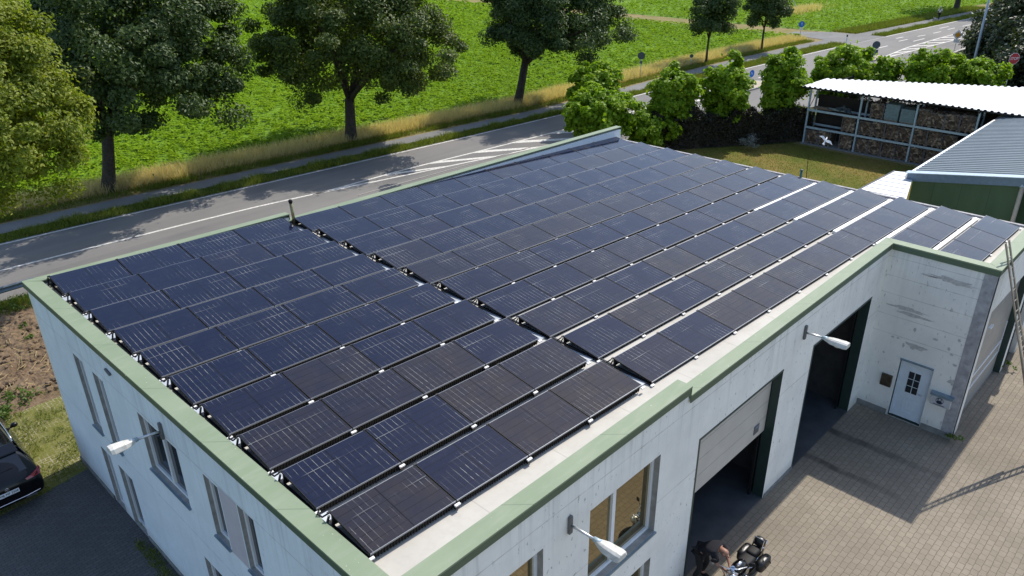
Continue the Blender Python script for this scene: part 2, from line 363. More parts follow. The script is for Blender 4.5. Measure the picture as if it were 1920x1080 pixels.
t=NT('bare_earth'); p=t.pos(); n=t.noise(p,1.2,6,.65); f=t.noise(p,7,6,.7); c=t.mix(t.ramp(n,[(.3,0),(.7,1)]),(.145,.098,.060),(.26,.19,.125)); c=t.mix(t.math('MULTIPLY',t.ramp(f,[(.45,0),(.7,1)]),.6),c,(.09,.062,.04)); t.set(col=c,rough=.95,spec=.1); t.bump(f,.9,.05); M['earth']=t.m
# overgrown grid pavers
t=NT('grass_grid_pavers'); p=t.pos(); v=t.node('ShaderNodeTexVoronoi',Scale=9.0); v.distance='CHEBYCHEV'; v.inputs['Randomness'].default_value=.25; t.l.new(p,v.inputs['Vector'])
n=t.noise(p,.9,6,.65); f=t.noise(p,11,4)
g=t.mix(f,(.09,.105,.02),(.20,.19,.06)); st=t.mix(f,(.27,.23,.16),(.36,.31,.23))
msk=t.math('GREATER_THAN',v.outputs['Distance'],.42); c=t.mix(t.math('MULTIPLY',msk,t.ramp(n,[(.42,0),(.60,1)])),g,st); t.set(col=c,rough=.9,spec=.1); t.bump(f,.6,.04); M['gridpave']=t.m
M['kerb']=plain('kerb_stone',(.30,.29,.27),.8,var=.2)
M['sand']=plain('island_paving',(.40,.34,.25),.85,var=.2,scale=2)

# leaves
M['leaf_lime']=leafmat('linden_leaves',[(.11,.15,.014),(.18,.235,.02),(.26,.31,.03),(.36,.37,.05)],.45,.55)
M['leaf_dark']=leafmat('oak_leaves',[(.030,.058,.014),(.050,.090,.020),(.075,.12,.027),(.115,.16,.04)],.30,.5)
M['leaf_maple']=leafmat('maple_leaves',[(.038,.066,.010),(.062,.10,.014),(.10,.145,.02),(.18,.21,.03)],.34,.52)
M['leaf_plane']=leafmat('plane_leaves',[(.10,.185,.010),(.17,.29,.014),(.24,.385,.020),(.37,.48,.045)],.5,.5,spec=.22)
M['leaf_hedge']=leafmat('purple_hedge',[(.016,.014,.012),(.028,.022,.016),(.035,.036,.016),(.05,.05,.02)],.15,.5)
M['leaf_shrub']=leafmat('shrub_leaves',[(.018,.032,.014),(.035,.055,.022),(.055,.075,.03),(.10,.12,.03)],.25,.45)
M['leaf_red']=leafmat('red_shrub',[(.05,.02,.02),(.12,.05,.045),(.16,.10,.06)],.25,.5)
M['leaf_crop']=leafmat('beet_leaves',[(.15,.245,.010),(.195,.32,.012),(.245,.385,.016),(.31,.44,.03)],.40,.7,nscale=.12,spec=.05)
M['straw']=leafmat('dry_grass',[(.48,.38,.19),(.66,.52,.29),(.78,.64,.40),(.40,.38,.13)],.45,.7,nscale=.35)
M['grass']=leafmat('grass_blades',[(.08,.125,.014),(.13,.18,.02),(.19,.225,.035),(.29,.27,.08)],.45,.6,nscale=.5)
M['weed']=leafmat('weed_leaves',[(.05,.10,.012),(.09,.16,.02),(.15,.22,.035)],.4,.5)
M['logs']=leafmat('split_logs',[(.035,.024,.017),(.08,.055,.037),(.17,.12,.08),(.45,.34,.24)],0.0,.8,nscale=.8)
# ------------------------------------------------------------------ camera
CAM_LOC=Vector((-4.6353,-21.7359,14.5034)); F_PX=1446.2
cam=bpy.data.cameras.new('camera'); camo=bpy.data.objects.new('camera',cam); COL.objects.link(camo)
camo.location=CAM_LOC; camo.rotation_euler=(R(63.8140473),R(.6616886),R(-45.8666736)); cam.sensor_width=36; cam.lens=F_PX/1920*36; cam.clip_end=4000; cam.clip_start=.1
S.camera=camo
CR=np.array(camo.rotation_euler.to_matrix()); CL=np.array(CAM_LOC)
def in_view(P,mx=.12):
    c=(np.asarray(P)-CL)@CR; d=-c[:,2]; u=c[:,0]/np.maximum(d,1e-3)*F_PX/960; v=c[:,1]/np.maximum(d,1e-3)*F_PX/540
    return (d>1)&(np.abs(u)<1+mx)&(np.abs(v)<1+mx*1.5)
# ------------------------------------------------------------------ light
w=bpy.data.worlds.new('World'); S.world=w; w.use_nodes=True; nt=w.node_tree
sky=nt.nodes.new('ShaderNodeTexSky'); sky.sky_type='NISHITA'; sky.sun_disc=False
SD=Vector((4.45,.40,5.65)).normalized(); sky.sun_elevation=math.asin(SD.z); sky.sun_rotation=math.atan2(SD.x,SD.y)
sky.air_density=1.0; sky.dust_density=1.1; sky.ozone_density=1.0
bg=nt.nodes['Background']; nt.links.new(sky.outputs[0],bg.inputs[0]); bg.inputs[1].default_value=.15
sl=bpy.data.lights.new('sun','SUN'); sl.energy=3.3; sl.angle=R(.53); sl.color=(1,.945,.86); so=bpy.data.objects.new('sun',sl); COL.objects.link(so); so.location=(60,0,60)
so.rotation_euler=SD.to_track_quat('Z','Y').to_euler()
S.view_settings.view_transform='Standard'; S.view_settings.look='None'; S.view_settings.exposure=.50; S.view_settings.gamma=1

# ------------------------------------------------------------------ ground, road, paths, fields
def sheet(name,poly,z,mat,th=.0,kind='structure'):
    o=MB().add([(x,y,z) for x,y in poly],[tuple(range(len(poly)))]).build(name,mat); o['kind']=kind; return o
def strip(name,xs,y0,y1,z,mat,parent=None):
    """band between two curves, sampled at xs"""
    n=len(xs); vs=[(x,a,z) for x,a in zip(xs,y0)]+[(x,b,z) for x,b in zip(xs,y1)]
    fs=[(i,i+1,n+i+1,n+i) for i in range(n-1)]
    o=MB().add(vs,fs).build(name,mat,parent)
    if parent is None: o['kind']='structure'
    return o
ground=sheet('ground',[(-900,-900),(1500,-900),(1500,1500),(-900,1500)],0,M['meadow'])
KX=[-40,-15,3,10,20,30,41,52,62,72,82,92,100,117,135,170,260]
K_edge=[23.5,21.8,20.6,20.05,19.1,18.2,17.35,16.95,16.5,15.8,15.1,14.2,13.4,11.7,9.7,5.5,-7]
K_pn=[25.6,23.8,22.2,21.65,20.75,19.7,18.5,18.1,18.2,17.9,17.3,16.3,15.2,13.4,11.4,7.2,-5.3]
K_pf=[27.2,25.4,23.75,23.15,22.15,21.15,19.95,19.75,19.85,19.6,19.0,17.95,16.9,15.1,13.1,8.9,-3.6]
K_fe=[30.5,28.6,26.9,26.2,25.1,24.0,22.9,22.9,23.1,22.6,22.2,20.8,19.4,17.4,15.4,11.2,-1.3]
XS=np.unique(np.concatenate([np.linspace(-40,260,121),np.array([88,95.5])]))
ev=lambda t,x: np.interp(x,KX,t)
K_cen=lambda x: ev(K_edge,x)-np.interp(x,[-40,14,17,34,45,56,62,80,100,130,260],[3.5,3.5,3.7,5.5,6.0,6.0,6.0,6.0,5.2,3.6,3.5])     # lane line on the near side of the hatching
K_up=lambda x: ev(K_edge,x)-3.35
K_near=lambda x: K_cen(x)-np.interp(x,[-40,45,56,90,120,260],[3.55,3.6,5.0,5.0,3.6,3.5])
field=sheet('field',[(-60,31.6)]+[(x,float(ev(K_fe,x))) for x in KX[1:11]]+[(91.2,21),(91.0,60),(89,330),(-60,330)],.006,M['cropsoil'])
field_b=sheet('far_field',[(96.5,20.3)]+[(x,float(ev(K_fe,x))) for x in (100,117,135,170)]+[(260,8),(420,60),(420,330),(94,330),(96.0,60)],.006,M['cropsoil'])
track=sheet('field_track',[(89.5,21.9),(91.2,21),(96.5,20.2),(95.9,60),(93.6,330),(89.4,330),(91,60),(91.2,24)],.010,M['verge'])
verge=strip('verge',XS,ev(K_pf,XS)-.05,ev(K_fe,XS)+.35,.012,M['verge'])
gstrip=strip('grass_verge',XS,ev(K_edge,XS)-.1,ev(K_pn,XS)+.05,.014,M['meadow'])
path=strip('cycle_path',XS,ev(K_pn,XS),ev(K_pf,XS),.035,M['path'])
road=strip('road',XS,K_near(XS),ev(K_edge,XS)+.25,.03,M['asphalt'])
sheet('side_road',[(56,3.5),(62,-6),(70,-60),(78,-60),(76,-6),(80,3),(92,4.6),(92,9),(56,9.5)],.024,M['asphalt'])
sheet('track_mouth',[(88.2,float(ev(K_edge,88.2))),(97,float(ev(K_edge,97))),(96.5,20.2),(94,24),(91.6,24),(90,19.0)],.040,M['path'])
# painted markings, children of the road
def mark(name,xs,yc,wd,z=.034):
    return strip(name,xs,yc-wd/2,yc+wd/2,z,M['paint'],road)
mark('edge_line',XS,ev(K_edge,XS)+.02,.15)
seg=np.linspace(-40,7.6,30); mark('lane_line',seg,K_cen(seg),.16)
seg=np.linspace(7.75,17,14); mark('lane_line',seg,K_cen(seg),.16)
seg=np.linspace(17,57,40); mark('lane_line',seg,K_cen(seg),.16)
seg=np.linspace(17.3,57,40); mark('lane_line',seg,K_up(seg)-np.interp(seg,[17.3,24],[.45,0]),.16)
hm=MB()
for k in range(20):
    x0=18.6+k*3.5
    x1=x0+3.1
    f=lambda x: (float(K_cen(x))+.10,float(K_up(x)-np.interp(x,[17.3,24],[.45,0]))-.10)
    a0,a1=f(x0)[0],f(x1+.9)[1]
    w_=.75
    if x1+2>57: break
    q=min(1,(x0-14)/8); hm.add([(x0,f(x0)[1],.0345),(x0+1.0,f(x0+1.0)[1],.0345),(x0+1.0+3.1*q,f(x0+1.0+3.1*q)[0],.0345),(x0+3.1*q,f(x0+3.1*q)[0],.0345)],[(3,2,1,0)])
hm.build('hatching',M['paint'],road)
hm=MB(); seg=np.linspace(82.5,128,40)
c0=lambda x: 8.0-.085*(x-84.6); c1=lambda x: c0(x)+np.interp(x,[82,90,100,130],[.25,1.35,1.8,2.2])
mark('lane_line',seg,c0(seg),.16); mark('lane_line',seg,c1(seg),.16)
for k in range(14):
    x0=85.0+k*2.9; x1=x0-2.5
    hm.add([(x0,float(c0(x0)),.0345),(x0+.7,float(c0(x0+.7)),.0345),(x1+.7,float(c1(x1+.7)),.0345),(x1,float(c1(x1)),.0345)],[(0,1,2,3)])
hm.build('hatching',M['paint'],road)
for x0,y0,x1,y1 in [(k,float(ev(K_edge,k))-3.4,k+2.2,float(ev(K_edge,k+2.2))-3.4) for k in range(64,92,6)]+[(94.3,11.25,96.4,11.0),(95.3,9.98,98.2,9.71),(96.2,12.27,97.9,12.03),(99.5,10.93,101.2,10.6),(103.3,10.4,105.4,10.15),(107.8,10.1,109.8,9.88),(108.3,11.25,110.7,10.9),(112,9.6,114.4,9.3),(118,9.0,120.5,8.7)]:
    seg=np.linspace(x0,x1,4); mark('lane_dash',seg,y0+(y1-y0)*(seg-x0)/(x1-x0),.17)
seg=np.linspace(84,250,60); mark('edge_line',seg,K_near(seg)+.25,.14)
# traffic islands
for lab,poly in (('long kerbed traffic island with sandy paving behind the leafy trees',[(54,10.9),(60.5,10.6),(62.6,11.3),(62.4,12.3),(60,12.6),(54,11.9)]),('short kerbed traffic island under the dark round sign',[(79.2,8.3),(82.2,8.2),(83,8.9),(82.2,9.7),(79.2,9.6)])):
    c=Vector((sum(p[0] for p in poly)/len(poly),sum(p[1] for p in poly)/len(poly),.03)); t_=thing('traffic_island',lab,'traffic island',c)
    MB().prism(poly,.03,.15).build('kerb',M['kerb'],t_)
    q=[(c.x+(x-c.x)*.9,c.y+(y-c.y)*.86) for x,y in poly]; MB().prism(q,.15,.16).build('paving',M['sand'],t_)
# yards
sheet('courtyard',[(-14,-15.1),(23.7,-15.1),(23.7,-17.5),(46,-17.5),(46,-60),(-14,-60)],.016,M['courtyard'])
sheet('car_park',[(-14,-15.1),(-.4,-15.1),(-.4,-.30),(-2.2,-.62),(-14,-1.6)],.016,M['yard'])
sheet('overgrown_parking',[(-14,-1.6),(-2.2,-.62),(-.4,-.30),(-.4,.27),(2.6,.27),(2.6,4.9),(-14,5.2)],.018,M['gridpave'])
sheet('lawn',[(25.5,-11),(45.2,-11),(45.2,.4),(39,5.2),(27,8),(25.5,4)],.020,M['lawn'])
sheet('yard_behind',[(45.2,-30),(66,-30),(60,-8),(47.5,.6),(45.2,.4)],.018,M['verge'])
# bare soil beside the hall, lumpy
from mathutils import noise as mn
nx,ny=70,200; vs=[];fs=[]
for j in range(ny+1):
    for i in range(nx+1):
        x=-5+i*(4.75+1.9)/nx; y=4.3+j*8.6/ny
        b=mn.fractal(Vector((x*1.3,y*1.3,0)),1,2,5)*.12+abs(mn.noise(Vector((x*4.5,y*4.5,3))))*.13+abs(mn.noise(Vector((x*9.5,y*9.5,7))))*.07
        e=min(1,min(j,ny-j)/14)
        vs.append((x+mn.noise(Vector((x*6,y*6,9)))*.04,y,.02+max(0,(b+.06))*e))
for j in range(ny):
    for i in range(nx): a=j*(nx+1)+i; fs.append((a,a+1,a+nx+2,a+nx+1))
o=MB().add(vs,fs).build('bare_earth',M['earth']); o['kind']='structure'
# clods
cl=MB(); rr=random.Random(3)
for k in range(420):
    x=rr.uniform(-5,-.6) if rr.random()<.4 else rr.uniform(-2.5,1.3); y=rr.uniform(4.7,12.3); r=rr.uniform(.03,.10)*(1.4 if rr.random()<.12 else 1)
    cl.ball((x,y,.12+rr.uniform(0,.06)),(r*rr.uniform(.8,1.4),r*rr.uniform(.7,1.2),r*.7),6,4)
o=cl.build('soil_clods',M['earth']); o['kind']='stuff'

# ------------------------------------------------------------------ the hall
hall=thing('workshop_hall','long white concrete hall with green roof edge, covered in solar panels','building',(9,-7,0))
def wall(name,mp,u0,u1,z0,z1,holes,mat,th=.3,top=None,parent=hall,rev=None):
    """wall slab with openings; mp(u,z,d)->xyz, d = depth into the building; top: optional function z(u)"""
    us=sorted({u0,u1,*[h[0] for h in holes],*[h[1] for h in holes]}); zs=sorted({z0,z1,*[h[2] for h in holes],*[h[3] for h in holes]})
    mb=MB(); rv=MB(); zt=lambda u,z: top(u) if (top and z==z1) else z
    ins=lambda u,z: any(h[0]<u<h[1] and h[2]<z<h[3] for h in holes)
    for i in range(len(us)-1):
        for j in range(len(zs)-1):
            if ins((us[i]+us[i+1])/2,(zs[j]+zs[j+1])/2): continue
            for d in (0,th):
                mb.quad(mp(us[i],zt(us[i],zs[j]),d),mp(us[i+1],zt(us[i+1],zs[j]),d),mp(us[i+1],zt(us[i+1],zs[j+1]),d),mp(us[i],zt(us[i],zs[j+1]),d))
    mb.quad(mp(u0,zt(u0,z1),0),mp(u1,zt(u1,z1),0),mp(u1,zt(u1,z1),th),mp(u0,zt(u0,z1),th))
    for u in (u0,u1): mb.quad(mp(u,z0,0),mp(u,zt(u,z1),0),mp(u,zt(u,z1),th),mp(u,z0,th))
    rvs=[]
    for a,b,c,d in [h[:4] for h in holes]:
        rv=MB(); rvs.append(rv)
        for q in (((a,c),(a,d)),((b,c),(b,d)),((a,d),(b,d)),((a,c),(b,c))):
            (p,r),(s_,t_)=q; rv.quad(mp(p,r,0),mp(s_,t_,0),mp(s_,t_,th),mp(p,r,th))
    o=mb.build(name,mat,parent)
    for rv in rvs: rv.build('reveal',rev or M['reveal'],o)
    return o
mpF=lambda u,z,d:(u,-15.14+d,z)
XL=lambda y: -.52+(.25-y)/15.39*.10
mpL=lambda u,z,d:(XL(u)+d,u,z)
mpS=lambda u,z,d:(17.95+d,u,z)
mpA=lambda u,z,d:(u,-17.97+d,z)
mpB=lambda u,z,d:(u,.25-d,z)
mpE=lambda u,z,d:(25.1-d,u,z)
WIN_F=[(4.05,6.30,2.58,4.63),(.55,2.77,2.58,4.65),(4.05,6.26,.15,1.87),(.55,2.77,.15,1.87)]
G1=(7.87,11.70,0,4.10); G2=(13.43,17.25,0,4.06)
wall('front_wall',mpF,-.42,7.16,0,5.74,WIN_F,M['wall_front'])
wall('front_wall',mpF,7.16,17.95,0,5.52,[G1,G2],M['wall_front'],rev=M['greenframe'])
WIN_L=[(-3.05,-2.42,2.62,4.77),(-4.32,-3.68,2.68,4.77),(-8.15,-6.27,3.34,4.86),(-9.86,-9.28,3.34,4.88),(-11.18,-10.60,3.34,4.92),(-3.02,-2.38,.02,1.90),(-4.40,-3.55,.02,1.92),(-9.9,-8.22,.55,2.02)]
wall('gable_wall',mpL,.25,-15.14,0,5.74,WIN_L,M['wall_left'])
DOOR=(-17.07,-16.12,.03,2.06)
wall('annex_wall',mpS,-15.14,-17.97,0,5.54,[DOOR],M['wall_annex'],rev=M['greenframe'])
G3=(18.55,23.0,0,4.10)
wall('annex_wall',mpA,17.95,23.6,0,5.54,[G3],M['wall_front'],rev=M['greenframe'])
wall('back_wall',mpB,-.52,7.2,0,5.6,[],M['wall_annex'],th=.17,top=lambda u:5.71-.026*(u+.5))
wall('back_wall',mpB,7.2,25.1,0,5.2,[],M['wall_annex'],top=lambda u:5.29-.0185*(u-7.2),th=.17)
wall('end_wall',mpE,.25,-17.97,0,4.45,[],M['wall_annex'],top=lambda u:4.42)
wall('bay_wall',lambda u,z,d:(23.6-d,u,z),-17.97,-15.4,0,4.5,[],M['brick'],th=.25)
MB().box(17.938,18.0,-17.983,-17.66,.18,5.5).build('corner_pier',M['corner'],hall)
# roof deck, sloping to the far end
ZR=lambda x,y: 5.75-.0457*x-.0065*y-.19
rp=[(-.2,-14.95),(18.1,-14.95),(18.1,-17.7),(25.12,-17.7),(25.12,.1),(-.2,.1)]
MB().prism(rp,[ZR(*p)-.18 for p in rp],[ZR(*p) for p in rp]).build('roof',M['membrane'],hall)
MB().prism([(25.10,-17.99),(25.22,-17.99),(25.22,.24),(25.10,.24)],[ZR(25.1,-17.9)-.25,ZR(25.1,-17.9)-.25,ZR(25.1,.2)-.25,ZR(25.1,.2)-.25],[ZR(25.1,-17.9)+.06]*2+[ZR(25.1,.2)+.06]*2).build('eaves_gutter',M['corner'],hall)
# copings: pale green top plate over a fascia coloured darker for the side's shade
def coping(poly,zt,outer,inner=False):
    zz=zt if isinstance(zt,(list,tuple)) else [zt]*len(poly)
    o=MB().prism(poly,[z-.035 for z in zz],zz).build('coping',M['coping'],hall)
    for k,(i,j) in enumerate(outer):
        (x0,y0),(x1,y1)=poly[i],poly[j]; d=Vector((x1-x0,y1-y0,0)).normalized(); n=Vector((-d.y,d.x,0))
        e=.018; a=Vector((x0,y0,0))+n*.008; b_=Vector((x1,y1,0))+n*.008
        q=[a,b_,b_+n*e,a+n*e]; zi=[zz[i],zz[j],zz[j],zz[i]]
        MB().prism([(p.x,p.y) for p in q],[z-.20 for z in zi],[z-.036 for z in zi]).build('fascia',M['fascia'],o)
coping([(-.57,.33),(-.455,-15.20),(-.07,-14.82),(-.19,-.07)],5.86,[(0,1)])
coping([(-.455,-15.20),(7.175,-15.20),(7.175,-14.84),(-.07,-14.82)],5.862,[(0,1),(1,2)])
coping([(-.57,.33),(-.19,.06),(7.235,.06),(7.235,.33)],[5.858,5.83,5.63,5.63],[(3,0),(2,3)])
coping([(7.18,-15.20),(17.90,-15.20),(18.22,-14.88),(7.18,-14.88)],5.64,[(0,1)])
coping([(17.90,-15.20),(17.90,-18.03),(18.22,-17.66),(18.22,-14.88)],5.643,[(0,1)])
coping([(17.90,-18.03),(25.2,-18.03),(25.2,-17.66),(18.22,-17.66)],5.646,[(0,1)])
coping([(7.22,.05),(25.2,.05),(25.2,.36),(7.22,.36)],[5.40,5.07,5.07,5.40],[(2,3),(1,2)])
# thin lightning wire on the back coping
MB().tube([(10.2,.42,5.42),(14,.42,5.36),(19.5,.42,5.26)],.012,5).build('lightning_wire',M['darksteel'],hall)
# inner face of the back parapet, blue white sheet
MB().quad((7.3,.045,5.30),(25.15,.045,4.96),(25.15,.045,4.3),(7.3,.045,5.1)).build('parapet_lining',M['bluewhite'],hall)
# plinths
MB().box(17.918,17.95,-16.06,-15.15,0,.20).build('plinth',M['plinth'],hall); MB().box(17.918,17.95,-17.97,-17.10,0,.20).build('plinth',M['plinth'],hall)
MB().box(11.75,13.38,-15.165,-15.14,0,.14).build('plinth',M['plinth'],hall)
for ya,yb in ((.25,-2.3),(-4.5,-15.14)):
    MB().add([(XL(y)-.03,y,z) for z in (0,.16) for y in (ya,yb)]+[(XL(y)+.01,y,.16) for y in (ya,yb)],[(0,1,3,2),(2,3,5,4)]).build('plinth',M['plinth'],hall)
# flaked paint patches on the annex wall, thin raised-edge shapes
def blob(cx_,cz_,w_,h_,seed_,slope=0):
    r_=random.Random(seed_); n=22; pts=[]
    for k in range(n):
        a=2*math.pi*k/n; q=.5+.55*r_.random(); pts.append((cx_+math.cos(a)*w_/2*q, cz_+math.sin(a)*h_/2*q+slope*math.cos(a)*w_/2))
    return pts
fl=MB()
for i,(yy,zz,w_,h_,sl_) in enumerate([(-16.95,4.96,1.5,.20,.02),(-16.3,4.93,.55,.07,.02),(-16.0,3.72,1.5,.15,.0),(-16.15,3.58,1.3,.13,-.01),(-16.42,2.62,.72,.26,.0),(-17.62,1.9,.33,.26,0),(-17.3,2.9,.1,.13,0),(-17.4,2.75,.12,.1,0),(-15.75,2.7,.12,.08,0),(-15.9,2.72,.1,.09,0),(-16.1,2.55,.07,.2,0),(-16.3,3.15,.1,.16,0),(-16.9,3.05,.18,.10,0),(-17.5,3.25,.1,.13,0),(-15.6,2.1,.08,.08,0),(-17.55,2.45,.15,.1,0)]):
    pts=blob(yy,zz,w_,h_,i+40,sl_); MB().add([(17.945,y,z) for y,z in pts],[tuple(range(len(pts)))]).build('flaked_paint',M['flake'],hall)
# windows
def window(name,mp,h,panes,sill=True,d=.14,glass=None,open_right=False):
    a,b,c,e=h; lo,hi=min(a,b),max(a,b); fr=.075; f=MB()
    def bx(u0,u1,z0,z1,d0,d1):
        P=[mp(u,z,dd) for dd in (d0,d1) for z in (z0,z1) for u in (u0,u1)]
        f.add(P,[(0,1,3,2),(4,6,7,5),(0,4,5,1),(2,3,7,6),(0,2,6,4),(1,5,7,3)])
    bx(lo,lo+fr,c,e,d,d+.07); bx(hi-fr,hi,c,e,d,d+.07); bx(lo+fr,hi-fr,c,c+fr,d,d+.07); bx(lo+fr,hi-fr,e-fr,e,d,d+.07)
    for m_ in panes: bx(m_-.05,m_+.05,c+fr,e-fr,d-.012,d+.07)
    fo=f.build(name,M['pvcwhite'],hall)
    g=MB(); g.quad(mp(lo+fr*.5,c+fr*.5,d+.045),mp(hi-fr*.5,c+fr*.5,d+.045),mp(hi-fr*.5,e-fr*.5,d+.045),mp(lo+fr*.5,e-fr*.5,d+.045)); g.build('pane',glass or M['glass'],fo)
    if sill:
        f=MB(); bx(lo-.03,hi+.03,c-.045,c-.002,-.05,d); f.build('sill',M['sill'],fo)
    return fo
window('window',mpF,WIN_F[0],[4.97],glass=M['glass_f']); window('window',mpF,WIN_F[1],[1.65],glass=M['glass_f'])
window('window',mpF,WIN_F[2],[4.97],glass=M['glass_f']); window('window',mpF,WIN_F[3],[1.65],glass=M['glass_f'])
for i in range(8): window('window' if i!=6 else 'side_door',mpL,WIN_L[i],[[],[],[-7.25],[],[],[],[],[-9.0]][i],sill=i not in(5,6),d=.085)
MB().quad(*[(XL(y)-.004,y,z) for y,z in ((-9.9,3.30),(-10.56,3.30),(-10.56,4.92),(-9.9,4.92))]).build('plaster_patch',plain('pink_plaster',(.50,.47,.50),.85,var=.06,scale=3),hall)
MB().tube([(XL(-5.05)-.03,-4.92,5.38),(XL(-5.05)-.03,-5.18,5.34)],[.03,.035],6).build('vent_hood',M['greydark'],hall)
# gates
def sect_door(name,mp,u0,u1,z0,z1,d,panels,mat,strips=()):
    f=MB(); n=panels; ph=(z1-z0)/n
    for k in range(n):
        P=[mp(u,z,dd) for dd in (d,d+.05) for z in (z0+k*ph+.006,z0+(k+1)*ph-.006) for u in (u0,u1)]
        f.add(P,[(0,1,3,2),(4,6,7,5),(0,4,5,1),(2,3,7,6),(0,2,6,4),(1,5,7,3)])
    o=f.build(name,mat,hall,bevel=.004)
    f=MB()
    f.quad(mp(u0,z0,d+.03),mp(u1,z0,d+.03),mp(u1,z1,d+.03),mp(u0,z1,d+.03)); f.build('door_seal',M['black'],o)
    for (a,b,c,e) in strips:
        g=MB(); P=[mp(u,z,dd) for dd in (d-.02,d) for z in (c,e) for u in (a,b)]; g.add(P,[(0,1,3,2),(4,6,7,5),(0,4,5,1),(2,3,7,6),(0,2,6,4),(1,5,7,3)]); g.build('door_trim',M['pvcwhite'],o)
    return o
g1=sect_door('sectional_door',mpF,7.90,11.67,2.18,4.10,.24,4,M['doorpanel'])
st=MB(); st.box(11.05,11.30,-14.915,-14.905,2.36,2.62); st.build('door_plate',M['greydark'],g1)
st=MB(); st.box(11.09,11.26,-14.918,-14.914,2.52,2.59); st.build('door_plate_stripe',plain('blue_grey',(.15,.2,.28),.5),g1)
g3=sect_door('sectional_door',mpA,18.58,22.97,.02,4.10,.2,5,plain('annex_door_steel',(.33,.32,.30),.4,var=.1,scale=.8),[(18.7,22.9,1.30,1.36),(18.7,22.9,.86,.91),(22.80,22.86,.95,2.05)])
MB().box(18.9,19.2,-18.01,-17.94,3.4,3.46).build('door_handle',M['pvcwhite'],g3)
# rolled door rails / inside of the open bays
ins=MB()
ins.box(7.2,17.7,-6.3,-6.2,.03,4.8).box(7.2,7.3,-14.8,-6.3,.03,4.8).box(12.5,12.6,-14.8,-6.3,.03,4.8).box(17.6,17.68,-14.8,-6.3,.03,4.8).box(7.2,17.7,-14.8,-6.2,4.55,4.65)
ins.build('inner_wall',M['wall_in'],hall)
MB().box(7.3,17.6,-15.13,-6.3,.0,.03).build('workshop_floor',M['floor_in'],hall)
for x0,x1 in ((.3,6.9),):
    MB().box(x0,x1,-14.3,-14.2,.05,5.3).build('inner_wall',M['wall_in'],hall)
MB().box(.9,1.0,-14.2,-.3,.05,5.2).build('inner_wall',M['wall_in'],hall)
sg=MB()
for k in range(12): sg.box(13.5,17.2,-14.62,-14.58,1.4+k*.0,1.4) if False else None
# dark slatted inside of the second gate's far jamb (tracks)
for x in (7.95,11.6,13.52,17.14): MB().box(x-.03,x+.03,-14.82,-14.76,.03,4.2).build('door_track',M['darksteel'],hall)
# dark green frame strips proud of the wall
for a,b,c,e in (G1,G2):
    fr=MB(); fr.box(a-.06,a,-15.148,-15.138,0,e+.06); fr.box(a,b,-15.148,-15.138,e,e+.06); fr.build('gate_frame',M['greenframe'],hall)
# entrance door in the annex
d=MB(); d.box(18.06,18.12,-17.05,-16.14,.05,2.02); de=d.build('entrance_door',M['bluewhite'],hall,bevel=.006)
f=MB()
for (y0,y1,z0,z1) in ((-16.40,-16.36,.06,2.0),(-16.83,-16.79,.06,2.0)): pass
f.box(18.045,18.06,-17.06,-16.99,.05,2.03).box(18.045,18.06,-16.20,-16.13,.05,2.03).box(18.045,18.06,-16.99,-16.20,1.96,2.03)
f.build('door_frame',M['bluewhite'],de)
pn=MB()
for k in range(5):
    o_=.05+k*.06; y0,y1,z0,z1=-16.79+o_*.8,-16.40-o_*.8,.22+o_,.82-o_
    if k%2==0 and y1>y0: 
        for q in ((y0,y1,z0,z0+.02),(y0,y1,z1-.02,z1),(y0,y0+.02,z0+.02,z1-.02),(y1-.02,y1,z0+.02,z1-.02)): pn.box(18.050,18.062,*q)
pn.build('panel_moulding',M['bluewhite'],de)
for i in range(2):
    for j in range(3):
        y0=-16.755+i*.18; z0=.98+j*.245
        MB().box(18.048,18.058,y0,y0+.155,z0,z0+.22 + (.015 if j==2 else 0)).build('pane',M['glass'],de)
MB().tube([(18.05,-16.92,1.05),(18.0,-16.92,1.05),(18.0,-16.81,1.05)],.011,6).build('handle',M['alu'],de)
MB().box(17.9,18.0,-17.07,-16.12,2.063,2.11).build('door_lintel',M['sill'],hall)
# interior light blockers are the walls themselves; things on the hall follow
bx_=thing('meter_box','brown metal box on the white wall left of the door','box',(17.9,-15.87,1.2))
MB().box(17.86,17.948,-16.03,-15.71,1.02,1.42).build('housing',plain('brown_metal',(.085,.065,.045),.4,.4,var=.4,scale=4),bx_,bevel=.01); MB().box(17.845,17.86,-16.01,-15.73,1.05,1.39).build('lid',plain('brown_lid',(.10,.08,.055),.35,.5,var=.4,scale=5),bx_)
mbx=thing('mailbox','silver mailbox with dark emblem on the wall right of the door','mailbox',(17.9,-17.48,1.25))
MB().prism([(17.79,-17.76),(17.948,-17.76),(17.948,-17.20),(17.79,-17.20)],1.05,1.36).build('housing',plain('mailbox_sheet',(.72,.74,.78),.25,.5,var=.08),mbx,bevel=.01)
MB().box(17.765,17.948,-17.79,-17.17,1.362,1.44).build('lid',M['sill'],mbx)
em=MB()
em.ball((17.786,-17.46,1.19),(.004,.075,.055),12,8); em.tube([(17.784,-17.41,1.24),(17.784,-17.42,1.31)],.012,5).tube([(17.784,-17.50,1.24),(17.784,-17.49,1.31)],.012,5).torus((17.785,-17.46,1.235),.10,.008,(1,0,0),18,5).box(17.783,17.789,-17.62,-17.30,1.085,1.105)
em.build('emblem',plain('emblem_navy',(.015,.02,.05),.5),mbx)
lw=thing('low_wall','dark brown masonry wall in shade behind the annex','wall',(26.5,-17.4,0))
MB().box(25.3,31.5,-17.55,-17.3,0,1.5).build('masonry',M['brick'],lw); MB().box(25.28,31.52,-17.58,-17.27,1.5,1.58).build('cap',M['plinth'],lw)
